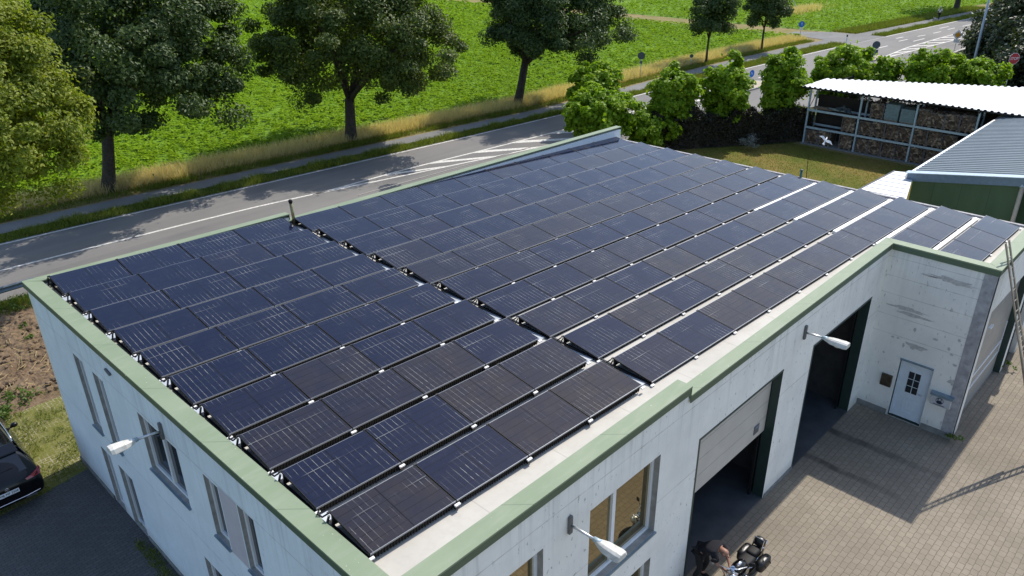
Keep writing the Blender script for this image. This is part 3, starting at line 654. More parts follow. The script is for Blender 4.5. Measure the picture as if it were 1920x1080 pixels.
# cardboard box and work bench in the first bay
cb=thing('cardboard_box','brown cardboard box inside the half open garage','box',(11.6,-12.6,0)); MB().box(11.3,12.3,-13.3,-12.2,.03,1.1).build('carton',M['card'],cb); MB().box(11.5,11.9,-13.0,-12.8,1.1,1.16).build('flap',M['whitemetal'],cb)
# ------------------------------------------------------------------ solar panels
SX,SY,PR,PD,PH=-.0457,-.0065,1.453,1.066,.1613
def panel_matrix(block,c,r):
    x=c*1.742+(0 if block=='A' else 4*1.742+.359); y=-r*PR-PD-(0 if block=='A' else .0033); dz=0 if block=='A' else -.0931
    o=Vector((x,y,5.75+SX*x+SY*y+dz)); ex=Vector((1,0,SX)).normalized(); ey=Vector((0,PD,PH+SY*PD)).normalized(); ez=ex.cross(ey).normalized(); ey=ez.cross(ex)
    m=Matrix.Identity(4)
    for i,a in enumerate((ex,ey,ez,o)):
        for k in range(3): m[k][i]=a[k]
    return m
def panel_proto(drop,left_end,right_end,gap):
    t=thing('solar_panel','solar panel','solar panel')
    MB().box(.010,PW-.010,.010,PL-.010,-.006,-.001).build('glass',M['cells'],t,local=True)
    f=MB(); f.box(0,PW,0,.010,-.032,.001).box(0,PW,PL-.010,PL,-.032,.001); f.cur=1; f.box(0,.010,.010,PL-.010,-.032,.001).box(PW-.010,PW,.010,PL-.010,-.032,.001)
    f.build('frame',[M['pframe'],M['black']],t,local=True)
    s=MB(); s.box(.02,PW-.02,.012,.020,-drop,-.034)
    for k in range(29): s.box(.04+k*.0575,.052+k*.0575,-.004,.012,-drop,-.036)
    s.build('shade_skirt',M['black'],t,local=True)  # black ribbed plate standing in for the shadowed opening below the panel
    s=MB(); s.quad((.02,PL-.015,-.034),(PW-.02,PL-.015,-.034),(PW-.02,PL-.05,-drop-.14),(.02,PL-.05,-drop-.14)); s.build('rear_deflector',M['black'],t,local=True)
    c=MB(); c.box(-.070,.045,-.060,-.012,-.075,-.045); 
    if right_end: MB().box(PW-.045,PW+.070,-.060,-.012,-.075,-.045).build('clamp',M['whitemetal'],t,local=True,bevel=.004)
    MB().box(-.05,.03,-.045,.03,-drop,-.076).build('foot',M['darksteel'],t,local=True)
    c.build('clamp',M['whitemetal'],t,local=True,bevel=.004)
    h=MB(); h.box(-.04,.03,PL-.02,PL+.015,-.02,.008)
    if left_end or gap:
        h.bar((.03,PL-.04,-.03),(.02,PL-.10,-drop-.15),.035).bar((-.03,PL-.04,-.03),(-.05,PL+.0,-drop-.12),.03)
        h.bar((.01,.0,-drop+.01),(.01,PL+.30,-drop-.13),.05,.04)
    h.build('rear_leg',M['darksteel'],t,local=True)
    if left_end or gap:
        b=MB()
        if gap: b.add([(-.33,.12,-.085),(-.02,.12,-.085),(-.02,.78,-.185),(-.33,.78,-.185),(-.33,.12,-.115),(-.02,.12,-.115),(-.02,.78,-.215),(-.33,.78,-.215)],[(0,1,2,3),(7,6,5,4),(0,4,5,1),(1,5,6,2),(2,6,7,3),(3,7,4,0)])
        else: b.box(-.10,.12,PL+.04,PL+.22,-drop-.16,-drop-.08)
        b.build('ballast_tray',M['galvlight'],t,local=True)
        b=MB(); b.tube([(-.02,PL+.02,-.05),(-.06,PL+.10,-.16),(-.10,PL+.18,-.13),(-.02,PL+.26,-.17)],.016,6); b.build('cable',M['black'],t,local=True)
    return t
M['galvlight']=plain('zinc_tray',(.52,.56,.60),.4,.3,var=.08)
ORD=['first','second','third','fourth','fifth','sixth','seventh','eighth','ninth','tenth','eleventh','twelfth']
protos={}
def place_panel(block,c,r,label,grp):
    key=(block, c==0, (block=='A' and c==3) or (block=='B' and c==9))
    m=panel_matrix(block,c,r)
    if key not in protos:
        t=panel_proto(.155 if block=='A' else .085, key[1] and block=='A', key[2], key[1] and block=='B'); protos[key]=t; t.matrix_world=m
        t['label']=label; t['group']=grp
    else:
        t=dup(protos[key],label=label,matrix=m); t['group']=grp
GA='solar panels of the near roof block'; GB='solar panels of the far roof block'
for r in range(10):
    for c in range(4):
        place_panel('A',c,r,f"dark solar panel, near block, {ORD[r]} row counted from the road, {ORD[c]} from the left end",GA)
for r in range(12):
    for c in range(10):
        if r>=10 and c<7: continue
        if r<10: lab=f"dark solar panel, far block, {ORD[r]} row counted from the road, {ORD[c]} from the gap"
        else: lab=f"dark solar panel over the annex, {'inner' if r==10 else 'outermost'} row, {ORD[c-7]} from the door side"
        place_panel('B',c,r,lab,GB if r<10 else 'solar panels over the annex')
# white cable trays along the low edges at the far end
for r,c0 in ((6,7.15),(7,7.2),(8,7.1),(9,7.0),(10,7.05)):
    m=panel_matrix('B',0,r); pt=lambda x,y,z: m@Vector((x,y,z))
    x0,x1=c0*1.742,10*1.742+.03
    if r==10: x0=6.7*1.742
    nm=['seventh','eighth','ninth','tenth'][r-6] if r<10 else None
    t=thing('cable_tray',f"white cable tray along the low edge of the {nm} panel row" if nm else 'white cable tray between the two panel rows over the annex','cable tray',pt((x0+x1)/2,-.12,-.06),'white cable trays on the roof')
    b=MB(); P=[pt(x,y,z) for z in (-.07,.012) for (x,y) in ((x0,-.185),(x1,-.185),(x1,-.06),(x0,-.06))]
    b.add(P,[(0,3,2,1),(4,5,6,7),(0,1,5,4),(1,2,6,5),(2,3,7,6),(3,0,4,7)]); b.build('cover',M['whitemetal'],t)
    b=MB()
    for xx in (x0+.1,(x0+x1)/2,x1-.1):
        P=[pt(x,y,z) for z in (-.095,-.07) for (x,y) in ((xx-.04,-.42),(xx+.04,-.42),(xx+.04,-.06),(xx-.04,-.06))]; b.add(P,[(0,3,2,1),(4,5,6,7),(0,1,5,4),(1,2,6,5),(2,3,7,6),(3,0,4,7)])
    b.build('bracket',M['whitemetal'],t)
# vent pipe at the block gap, stub at the far roof end
v=thing('vent_pipe','thin brass coloured pipe with black cap at the step in the green roof edge','pipe',(7.32,.0,5.4))
MB().tube([(7.34,.0,5.20),(7.30,.0,6.0)],[.052,.05],12).build('pipe',plain('olive_pipe',(.22,.20,.10),.35,.5,var=.3,scale=12),v,smooth=True); MB().tube([(7.30,.0,6.0),(7.30,.0,6.06),(7.298,.0,6.12)],[.055,.07,.055],12).build('cap',M['black'],v,smooth=True)
v=thing('roof_stub','short teal pipe stub at the far end of the roof','pipe',(25.15,-9.05,4.5))
MB().tube([(25.17,-9.06,4.45),(25.17,-9.06,4.80)],.05,10).build('pipe',plain('teal',(.03,.12,.12),.5),v,smooth=True); MB().tube([(25.17,-9.06,4.80),(25.17,-9.06,4.86)],.062,10).build('cap',plain('teal_dark',(.02,.08,.09),.5),v,smooth=True)

# ------------------------------------------------------------------ wall lamps
M['lampshell']=plain('lamp_shell',(.58,.57,.52),.45,var=.22,scale=7)
def wall_lamp(label,base,dirn,arm,head,drop=.0):
    """bracket plate, arm and a long cobra head; dirn = unit vector out of the wall"""
    b=Vector(base); d=Vector(dirn).normalized(); side=d.cross(Vector((0,0,1))).normalized(); t=thing('wall_lamp',label,'street lamp',b,'street lamps on wall brackets')
    MB().bar(b+d*.03+Vector((0,0,.21)),b+d*.03-Vector((0,0,.19)),.10,.06,up=d).build('bracket_plate',M['greydark'],t,bevel=.02)
    e=b+d*arm+Vector((0,0,.04+drop)); MB().tube([b+d*.04,b+d*.18+Vector((0,0,.02)),e],[.026,.026,.026],8).build('arm',M['alu'],t,smooth=True)
    # head: tapered shell
    ring=[(0,.055,.05),(.06,.08,.07),(.20,.13,.10),(head*.85,.15,.115),(head*.98,.135,.10),(head,.10,.07)]
    vs=[];fs=[]
    for (s,hw,hh) in ring:
        c=e+d*s+Vector((0,0,s*.02))
        for (a,q) in ((-1,-.55),(-.75,.35),(-.4,.62),(.4,.62),(.75,.35),(1,-.55),(.6,-.75),(-.6,-.75)): vs.append(c+side*hw*a+Vector((0,0,hh*q)))
    for i in range(len(ring)-1):
        for k in range(8): fs.append((i*8+k,i*8+(k+1)%8,(i+1)*8+(k+1)%8,(i+1)*8+k))
    fs+= [tuple(range(8)),tuple(reversed(range(len(ring)*8-8,len(ring)*8)))]
    MB().add(vs,fs).build('lamp_head',M['lampshell'],t,bevel=.006)
    MB().tube([e-d*.06,e+d*.10],[.045,.06],10).build('neck',M['galv'],t,smooth=True)
    c=e+d*head*.58-Vector((0,0,.078)); MB().ball(c,(.10,.10,.05)).build('lens',plain('lens_glass',(.4,.4,.38),.2),t,smooth=True)
    return t
wall_lamp('white street lamp on a bracket over the upper front window',(3.45,-15.14,4.72),(0,-1,0),.62,.56)
wall_lamp('white street lamp on a bracket beside the open garage doorway',(12.58,-15.14,4.84),(0,-1,0),.52,.60)
wall_lamp('white street lamp on a bracket in front of the shaded gable window',(XL(-7.6),-7.62,5.04),(-1,0,.05),.55,.50)
# ------------------------------------------------------------------ ladder
lad=thing('ladder','long grey aluminium extension ladder leaning on the green roof edge','ladder',(18.7,-20.25,0))
def lad_pts(x0,x1,p0,p1,nm,n,off):
    p0=Vector(p0);p1=Vector(p1)
    for x in (x0,x1):
        s=MB(); a=p0+Vector((x,0,0)); b=p1+Vector((x,0,0)); s.bar(a,b,.034,.085,up=(1,0,0)); o=s.build(nm,M['alum_dull'],lad)
        h=MB()
        for k in range(n): 
            q=a.lerp(b,(k+.5)/n); nrm=Vector((1,0,0))
            h.obox(q-Vector((.019,0,0)),(.004,.03,.03)); h.obox(q+Vector((.019,0,0)),(.004,.03,.03))
        h.build('rung_end',M['alu'] if x==x1 else M['greydark'],o)
    for k in range(n):
        q=p0.lerp(p1,(k+.5)/n); MB().tube([q+Vector((x0,0,0)),q+Vector((x1,0,0))],.014,6).build('rung',M['alum_dull'],lad)
lad_pts(18.46,18.86,(0,-20.25,.02),(0,-18.62,4.0),'rail',14,0)
lad_pts(18.50,18.82,(0,-19.42,2.05-.2),(0,-17.83,6.20),'rail',15,0)

# ------------------------------------------------------------------ pallet rack with firewood
rack=thing('pallet_rack','long blue grey rack with firewood crates under a white corrugated roof','storage rack',(45.8,-5,0))
BY=[-.05,-3.42,-6.78,-10.15]; LV=[.06,1.20,2.35]
for x in (45.85,46.9):
    for y in BY: 
        MB().box(x-.05,x+.05,y-.05,y+.05,0,3.85 if x<46 else 3.75).build('post',M['galv'],rack)
for li,z in enumerate(LV[1:]):
    for i in range(3):
        for x in (45.80,46.93): MB().box(x-.03,x+.03,BY[i+1]+.05,BY[i]-.05,z-.13,z).build('beam',M['galv'],rack)
br=MB()
for y in BY: 
    br.bar((45.85,y,.2),(46.9,y,1.1),.03).bar((46.9,y,1.2),(45.85,y,2.2),.03).bar((45.85,y,2.3),(46.9,y,3.3),.03)
    br.bar((45.5,y,3.72),(52.8,y,3.42),.06,.12)
for x in (50,52.6):
    for y in BY: br.box(x-.06,x+.06,y-.06,y+.06,0,3.6)
br.build('bracing',M['darksteel'],rack)
MB().box(45.6,53,-10.4,.1,0,.06).build('floor_slab',M['plinth'],rack)
bk=MB(); bk.box(47.6,47.66,-10.3,0.1,.06,3.0); bk.build('back_boarding',plain('dark_boards',(.03,.024,.02),.9,var=.3),rack)
# corrugated roof: trapezoid ribs run front to back
def corr_roof(name,corners,pitch,h,mat,parent,th=.012):
    """corners: front0, front1, back1, back0; ribs run from the front edge to the back edge"""
    f0,f1,b1,b0=[Vector(c) for c in corners]; n=max(2,int((f1-f0).length/pitch)); vs=[];fs=[]; prof=[(0,0),(.30,0),(.42,1),(.72,1),(.86,0)]
    cols=[]
    for k in range(n):
        for (u,hh) in prof:
            s=min(1,(k+u)/n); cols.append((s,hh))
    cols.append((1,0))
    for s,hh in cols:
        a=f0.lerp(f1,s); b=b0.lerp(b1,s); up=Vector((0,0,h*hh)); vs+= [a+up,b+up,a+up-Vector((0,0,th)),b+up-Vector((0,0,th))]
    for i in range(len(cols)-1):
        a=i*4; c=a+4; fs+= [(a,c,c+1,a+1),(a+3,c+3,c+2,a+2),(a,a+2,c+2,c),(a+1,c+1,c+3,a+3)]
    fs+=[(0,1,3,2),(len(vs)-4,len(vs)-2,len(vs)-1,len(vs)-3)]
    return MB().add(vs,fs).build(name,mat,parent)
corr_roof('roof',[(45.3,.38,3.84),(45.75,-12.6,3.84),(57.0,-12.6,3.52),(49.6,.75,3.62)],.34,.065,M['whitemetal'],rack)
MB().tube([(45.42,.3,3.76),(45.86,-12.5,3.76)],.05,6).build('front_purlin',M['darksteel'],rack)
# firewood crates: pallet, wire cage, stacked split logs
def crate_proto(seed_,hgt,name='firewood_crate'):
    r_=random.Random(seed_); t=thing(name,'crate','crate'); w_,d_=.78,.95
    p=MB()
    for k in range(3): p.box(-w_/2+.0+k*(w_/2-.05),-w_/2+.1+k*(w_/2-.05),-d_/2,d_/2,0,.10) if False else p.box(-d_/2,d_/2,-w_/2+k*(w_-.1)/2,-w_/2+.1+k*(w_-.1)/2,0,.09)
    for k in range(6): p.box(-d_/2+k*(d_-.1)/5,-d_/2+.1+k*(d_-.1)/5,-w_/2,w_/2,.09,.115)
    p.build('pallet',M['wood'],t,local=True)
    lg=MB(); lg.box(-d_/2+.07,d_/2-.05,-w_/2+.06,w_/2-.06,.12,hgt-.10)
    for k in range(95):
        yy=r_.uniform(-w_/2+.05,w_/2-.05); zz=r_.uniform(.16,hgt-.02); xx=-d_/2+r_.uniform(.02,.09)
        a=r_.uniform(-1.2,1.2); L=r_.uniform(.16,.38); th=r_.uniform(.05,.11); tilt=r_.uniform(-.5,.5)
        q=Vector((math.sin(tilt)*.3,math.cos(a),math.sin(a))).normalized(); lg.bar(Vector((xx,yy,zz))-q*L/2,Vector((xx,yy,zz))+q*L/2,th,th*r_.uniform(.6,1),up=(1,0,0))
    for k in range(30):
        q=Vector((r_.uniform(-1,1),r_.uniform(-1,1),r_.uniform(-.3,.3))).normalized(); c=Vector((r_.uniform(-.35,.3),r_.uniform(-.3,.3),hgt-.04+r_.uniform(-.03,.05))); lg.bar(c-q*.14,c+q*.14,.06,.05)
    lg.build('logs',M['logs'],t,local=True)
    cg=MB()
    for x in (-d_/2,d_/2):
        for y in (-w_/2,w_/2): cg.box(x-.018,x+.018,y-.018,y+.018,.1,hgt+.03)
    for z in (hgt,): 
        for y in (-w_/2,w_/2): cg.box(-d_/2,d_/2,y-.015,y+.015,z-.015,z+.015)
        for x in (-d_/2,d_/2): cg.box(x-.015,x+.015,-w_/2,w_/2,z-.015,z+.015)
    cg.build('cage',M['greydark'],t,local=True)
    return t
cr=[crate_proto(5,.86),crate_proto(9,.92),crate_proto(13,.98)]; used=[False]*3
def put_crate(y,lv,k,label,x=46.38):
    if used[k]: t=dup(cr[k],(x,y,LV[lv]),label)
    else: t=cr[k]; t.location=(x,y,LV[lv]); t['label']=label; used[k]=True
    t['group']='firewood crates on the rack'
lvn=['bottom','middle','top']; bn=['left','middle','right']; pn_=['first','second','third','fourth']
layout={(0,0):[.5,1.35,2.75],(0,1):[.45,1.27,2.09,2.91],(0,2):[.48,1.32,2.2,2.9],(1,0):[2.75],(1,1):[.5,1.3,2.1,2.9],(1,2):[.45,1.25,2.1],(2,1):[1.02],(2,2):[.42,1.2,2.02,2.85]}
kk=0
for (lv,b),ys in layout.items():
    for i,yo in enumerate(ys):
        pos='the only crate' if len(ys)==1 else f'{pn_[i]} from the left'
        put_crate(BY[b]-yo,lv,kk%3,f"firewood crate on the {lvn[lv]} level of the rack's {bn[b]} bay, {pos}"); kk+=1
for i,(y0,hh,lab) in enumerate(((-5.33,1.0,'taller stack of grey sheets on the top rack level'),(-6.27,.78,'lower stack of grey sheets on the top rack level'))):
    t=thing('sheet_stack',lab,'stack',(46.3,y0,LV[2])); rs=random.Random(i)
    s=MB(); n=int(hh/.06)
    for k in range(n): s.box(45.88+rs.uniform(-.02,.02),46.8,y0-.42+rs.uniform(-.015,.015),y0+.42+rs.uniform(-.015,.015),LV[2]+.08+k*.06,LV[2]+.08+k*.06+.055)
    s.build('sheets',M['tarp'],t); MB().box(45.9,46.8,y0-.4,y0+.4,LV[2],LV[2]+.08).build('pallet',M['wood'],t)
t=thing('board_pile','low pile of brown boards on the empty top left rack level','stack',(46.4,-.7,LV[2])); s=MB()
for k in range(14): s.bar((46.0+.05*(k%5),-.15-.02*k,LV[2]+.03+.05*(k//5)),(46.1+.05*(k%5),-1.5+.03*k,LV[2]+.04+.05*(k//5)),.12,.04)
s.build('boards',M['wood'],t)
t=thing('tool_heap','heap of grey tools on the top left rack level','tools',(46.3,-2.3,LV[2])); s=MB(); rs=random.Random(4)
for k in range(16):
    c=Vector((46.2+rs.uniform(-.2,.3),-2.3+rs.uniform(-.45,.4),LV[2]+rs.uniform(.06,.3))); s.obox(c,(rs.uniform(.1,.3),rs.uniform(.1,.3),rs.uniform(.06,.2)),Matrix.Rotation(rs.uniform(0,3),3,'Z'))
s.build('tools',M['signback'],t)
t=thing('white_sack','crumpled white sack on the middle rack level by the grey roof','sack',(46.2,-9.6,LV[1])); MB().ball((46.2,-9.6,LV[1]+.3),(.4,.42,.3),9,6).ball((46.1,-9.3,LV[1]+.2),(.25,.3,.22),8,5).build('sack',M['white'],t)

M['seam']=plain('seam_sheet',(.13,.13,.135),.6)
# ------------------------------------------------------------------ green hall with grey corrugated roof and white canopy
gh=thing('green_hall','dark green metal hall with blue grey corrugated roof','building',(40,-18,0))
t=NT('green_cladding'); p=t.pos(); x,y,z=t.sep(p); fr_=t.math('FRACT',t.math('DIVIDE',t.math('ADD',x,y),1.1)); n=t.noise(t.vscale(p,(1,1,.2)),1.5,4)
c=t.mix(t.ramp(n,[(.3,0),(.7,1)]),(.045,.085,.042),(.065,.115,.058)); c=t.mix(t.math('MULTIPLY',t.math('LESS_THAN',fr_,.02),.5),c,(.02,.035,.02)); t.set(col=c,rough=.55,spec=.3); M['greenclad']=t.m
M['greyroof']=plain('blue_grey_sheet',(.15,.185,.205),.45,.15,var=.08,scale=1.2)
XW=32.05; sl_=.166
zr=lambda y: 3.52+(-11.3-y)*sl_
w_=MB(); w_.prism([(XW,-11.32),(XW,-15.48),(62,-15.48),(62,-11.32)][::-1],0,[zr(-11.32)-.1,zr(-15.48)-.1,zr(-15.48)-.1,zr(-11.32)-.1][::-1]); w_.build('wall',M['greenclad'],gh)
w_=MB(); w_.prism([(XW+.9,-15.48),(XW+.9,-24),(62,-24),(62,-15.48)][::-1],0,[zr(-15.48)-.1,zr(-24)-.1,zr(-24)-.1,zr(-15.48)-.1][::-1]); w_.build('wall',M['greenclad'],gh)
corr_roof('roof',[(XW-.15,-11.15,zr(-11.15)),(62,-11.15,zr(-11.15)),(62,-24.2,zr(-24.2)),(XW-.15,-24.2,zr(-24.2))],.36,.038,M['greyroof'],gh)
MB().prism([(XW-.22,-24.2),(XW-.10,-24.2),(XW-.10,-11.1),(XW-.22,-11.1)],[zr(-24.2)-.28]*2+[zr(-11.1)-.28]*2,[zr(-24.2)+.09]*2+[zr(-11.1)+.09]*2).build('verge_trim',plain('verge_sheet',(.10,.16,.22),.4,.2),gh)
MB().prism([(XW-.3,-24.2),(XW+.14,-24.2),(XW+.14,-11.0),(XW-.3,-11.0)],[zr(-24.2)+.10]*2+[zr(-11.0)+.10]*2,[zr(-24.2)+.125]*2+[zr(-11.0)+.125]*2).build('ridge_cap',plain('cap_sheet',(.42,.50,.56),.35,.3),gh)
MB().box(XW-.2,62,-11.2,-11.02,zr(-11)-.15,zr(-11)+.02).build('gutter',M['alu'],gh)
pp=thing('drain_pipe','beige drain pipe at the right edge of the green wall','pipe',(31.95,-15.5,0)); MB().tube([(31.9,-15.58,0),(31.9,-15.58,3.9)],.09,8).build('pipe',plain('beige_pipe',(.42,.36,.27),.5),pp,smooth=True); MB().tube([(31.9,-15.58,3.9),(31.95,-15.55,4.05)],.11,8).build('collar',M['galv'],pp)
cn=thing('canopy','low white sheet canopy beside the green hall','canopy',(30,-11,0))
zc=lambda x,y: 3.25+(-10.1-y)*.04
def cpoly(nm,poly,mat,th=.05): MB().prism(poly,[zc(*q)-th for q in poly],[zc(*q) for q in poly]).build(nm,mat,cn)
cpoly('roof',[(25.6,-13.0),(32.0,-11.30),(33.0,-10.98),(32.8,-10.25),(25.6,-9.95)],M['whitemetal'])
for x in np.arange(26,32.8,.62):
    y0,y1=-13+(x-25.6)*.266+.06,-9.99-(x-25.6)*.04
    MB().add([(x+dx,y,zc(0,y)+dz) for y in (y0,y1) for dx in (-.024,.024) for dz in (-.02,.010)],[(0,1,3,2),(4,6,7,5),(0,4,5,1),(2,3,7,6),(1,5,7,3),(0,2,6,4)]).build('seam',M['seam'],cn)
MB().bar((25.6,-9.92,3.2),(32.85,-10.22,3.22),.06,.12).build('edge_trim',M['darksteel'],cn)
for x in (26,29.3,32.6): MB().box(x-.05,x+.05,-10.2,-10.1,0,3.2).build('post',M['galv'],cn)
rd=thing('iron_rod','thin rusty rod stuck upright in the lawn','rod',(38.6,-3.7,0)); MB().tube([(38.6,-3.7,0),(38.75,-3.55,1.15),(38.8,-3.5,1.6)],[.02,.018,.012],6).build('rod',M['rust'],rd)
# ------------------------------------------------------------------ trees
def crown_points(rng,c,rad,ncl,per,clr,shell=.55,flat=.7,droop=0,cut=-.85):
    """leaf positions gathered in clumps over an uneven ellipsoid"""
    c=np.array(c);rad=np.array(rad); pts=[]; nrm=[]
    d=rng.normal(size=(ncl*3,3)); d/=np.linalg.norm(d,axis=1)[:,None]; d=d[d[:,2]>cut][:ncl]
    ph=rng.uniform(0,6.28,6)
    spur=np.where(rng.random(len(d))<.2,rng.uniform(1.02,1.12,len(d)),1)
    lump=1+.16*np.sin(3*np.arctan2(d[:,1],d[:,0])+ph[0])*np.cos(2.5*d[:,2]+ph[1])+.12*np.sin(5*d[:,0]+ph[2])*np.sin(4*d[:,1]+ph[3])+.08*np.sin(7*d[:,2]+ph[4])
    r=(shell+(1-shell)*rng.random(len(d))**.6)*lump*spur
    cc=c+d*rad*r[:,None]
    cc[:,2]-=droop*np.hypot(d[:,0],d[:,1])*rng.random(len(d))
    for k in range(len(cc)):
        n=int(per*rng.uniform(.6,1.35)); s=clr*rng.uniform(.65,1.35)
        q=rng.normal(size=(n,3)); q/=np.linalg.norm(q,axis=1)[:,None]; q*=(rng.random(n)**.45)[:,None]
        q[:,2]*=flat
        pts.append(cc[k]+q*s); nn=q*.8+d[k]*.5; nn[:,2]+=.3; nrm.append(nn)
    return np.concatenate(pts),np.concatenate(nrm),cc
def tree(name,label,cat,base,h_tr,r_tr,c,rad,ncl,per,clr,leaf,mat,group=None,seed_=1,shell=.55,droop=0,cut=-.85,limbs=9,aspect=.55,flat=.7,fork=False):
    rng=np.random.default_rng(seed_); t=thing(name,label,cat,(*base[:2],0),group); B=Vector((*base[:2],0)); Cc=Vector(c)
    P,N,cc=crown_points(rng,c,rad,ncl,per,clr,shell,flat,droop,cut)
    if cut<-.5:
        inn=rng.normal(size=(int(len(P)*.10),3))*np.array(rad)*.33+np.array(c); P=np.concatenate([P,inn]); N=np.concatenate([N,rng.normal(size=inn.shape)])
    tr=MB(); top=B.lerp(Vector((Cc.x,Cc.y,h_tr)),.25); top.z=h_tr
    tr.tube([B+Vector((0,0,-.05)),B+Vector((0,0,.25)),B.lerp(top,.4)+Vector((.02,.03,0)),top],[r_tr*1.45,r_tr*1.1,r_tr*.92,r_tr*.8],10)
    tips=cc[rng.permutation(len(cc))[:limbs]]
    for q in tips:
        q=Vector(q); q=Cc.lerp(q,.85); m=top.lerp(q,.45); m.z+=.1*abs(q.z-top.z)+.2
        s0=top-Vector((0,0,rng.uniform(0,.25)*h_tr*.4)); tr.tube([s0,m,q],[r_tr*.5,r_tr*.28,r_tr*.08],6)
    tr.build('trunk',M['bark'],t,smooth=True)
    leaves('crown',P,leaf*rng.uniform(.7,1.3,len(P)),mat,t,normals=N,aspect=aspect,rng=rng)
    return t
ROW='big trees along the cycle path'
tree('broadleaf_tree','yellow green tree hanging into the left edge of the picture','tree',(-1.3,13.3),2.8,.28,(2.3,13.2,8.5),(3.3,3.1,4.0),230,330,.70,.16,M['leaf_lime'],None,11,shell=.45,droop=.9,cut=-.95,limbs=12)
tree('broadleaf_tree','dark green tree with leaning trunk, second from the left','tree',(9.6,24.9),3.6,.38,(11.9,23.3,8.4),(5.4,5.8,5.2),235,370,.84,.22,M['leaf_dark'],ROW,12,shell=.5,droop=.3)
tree('broadleaf_tree','wide dark maple with forked trunk standing over its own shadow','tree',(25.4,23.3),3.0,.40,(25.9,22.7,7.8),(5.9,6.9,4.9),265,360,.84,.21,M['leaf_maple'],ROW,13,shell=.5,droop=1.0)
tree('broadleaf_tree','dark round crowned tree right of the forked maple','tree',(41.0,22.1),3.6,.36,(42.9,20.4,7.4),(5.1,5.8,4.4),205,350,.80,.22,M['leaf_dark'],ROW,14,shell=.5,droop=.4)
tree('young_tree','slim young tree, nearer of the two small trees by the far path','tree',(67.5,20.7),2.5,.12,(67.6,20.6,5.3),(2.5,2.4,3.0),80,170,.7,.25,M['leaf_dark'],'young trees along the far path',15,shell=.4)
tree('young_tree','slim young tree, farther of the two small trees by the far path','tree',(78.6,20.4),2.5,.12,(78.5,20.4,5.2),(2.4,2.4,2.9),80,170,.7,.25,M['leaf_dark'],'young trees along the far path',16,shell=.4)
tree('broadleaf_tree','distant tree showing only its trunk at the top edge','tree',(130.8,16.1),4.0,.40,(131.5,16,10.5),(6,6,5.5),110,110,1.4,.5,M['leaf_dark'],ROW,17)
# leafy trees with big fresh green leaves behind the hall and the rack
PG='leafy hedge trees with fresh green leaves'
for i,(lab,b,c,rad,n,s) in enumerate([
 ('wide fresh green tree directly behind the white parapet end',(34.6,8.6),(34.2,8.4,2.7),(2.2,2.0,1.7),130,21),
 ('smaller green tree peeking over the one behind the parapet',(38.6,12.4),(38.8,12.4,3.2),(2.0,1.8,1.6),80,22),
 ('low green shrub reaching over the far left roof end',(37.0,6.6),(37.2,6.7,1.4),(1.7,1.4,1.5),60,23),
 ('round green tree between parapet tree and second hedge tree',(39.6,6.5),(39.5,6.5,3.1),(1.5,1.4,2.1),90,24),
 ('round green tree in the middle of the purple hedge',(42.8,4.4),(42.7,4.3,3.2),(1.45,1.6,2.3),90,25),
 ('tall green tree at the left end of the white roofed rack',(46.4,1.9),(46.1,2.0,3.5),(1.6,1.4,2.3),90,26),
 ('leafy green tree showing over the left half of the white roof',(54.6,1.2),(54.5,1.2,3.2),(2.3,2.2,2.1),100,27),
 ('thin green tree top left of the gap above the white roof',(55.6,-1.4),(55.5,-1.4,3.1),(.9,.9,1.7),40,28),
 ('leafy green tree over the middle of the white roof',(56.3,-4.1),(56.2,-4.1,3.5),(1.8,1.9,1.9),80,29),
 ('leafy green tree over the right half of the white roof',(57.1,-7.0),(57.0,-7.0,3.2),(1.5,1.8,1.6),70,30)]):
    tree('hedge_tree',lab,'tree',b,1.2,.09,c,rad,int(n*1.5),78,.42,.25,M['leaf_plane'],PG,s,shell=.45,limbs=8,aspect=.8,cut=-.95)
# purple hedge
def hedge(label,p0,p1,wd,ht,n,mat,seed_,leaf=.16):
    rng=np.random.default_rng(seed_); p0=np.array(p0);p1=np.array(p1); d=p1-p0; L=np.linalg.norm(d); d/=L; s=np.array([-d[1],d[0]])
    t=thing('hedge',label,'hedge',(*((p0+p1)/2),0))
    u=rng.random(n)*L; a=rng.uniform(-1,1,n); z=rng.random(n)**.7
    edge=np.where(rng.random(n)<.75,1,rng.random(n)); a=np.sign(a)*np.maximum(abs(a),edge*.85)
    zz=z*ht*(1+.12*np.sin(u*1.9)+.08*np.sin(u*4.7+1)); P=np.stack([p0[0]+d[0]*u+s[0]*a*wd/2,p0[1]+d[1]*u+s[1]*a*wd/2,zz],1)
    k=n//4; u2=rng.random(k)*L; a2=rng.uniform(-1,1,k); P2=np.stack([p0[0]+d[0]*u2+s[0]*a2*wd/2,p0[1]+d[1]*u2+s[1]*a2*wd/2,ht*(1+.12*np.sin(u2*1.9)+.08*np.sin(u2*4.7+1))+rng.normal(size=k)*.06],1)
    leaves('foliage',np.concatenate([P,P2]),leaf*rng.uniform(.7,1.3,n+k),mat,t,rng=rng)
    b=MB(); q=[(p0[0]+s[0]*wd*.28,p0[1]+s[1]*wd*.28),(p0[0]-s[0]*wd*.28,p0[1]-s[1]*wd*.28),(p1[0]-s[0]*wd*.28,p1[1]-s[1]*wd*.28),(p1[0]+s[0]*wd*.28,p1[1]+s[1]*wd*.28)]
    b.prism(q,0,ht*.8).build('stems',M['bark'],t)
hedge('dark purple brown hedge at the back of the lawn',(36.6,7.3),(46.9,.2),1.2,2.15,14000,M['leaf_hedge'],31)
hedge('dark hedge continuing behind the firewood rack',(53.0,.5),(58.5,-10.5),1.0,1.9,5000,M['leaf_hedge'],32)
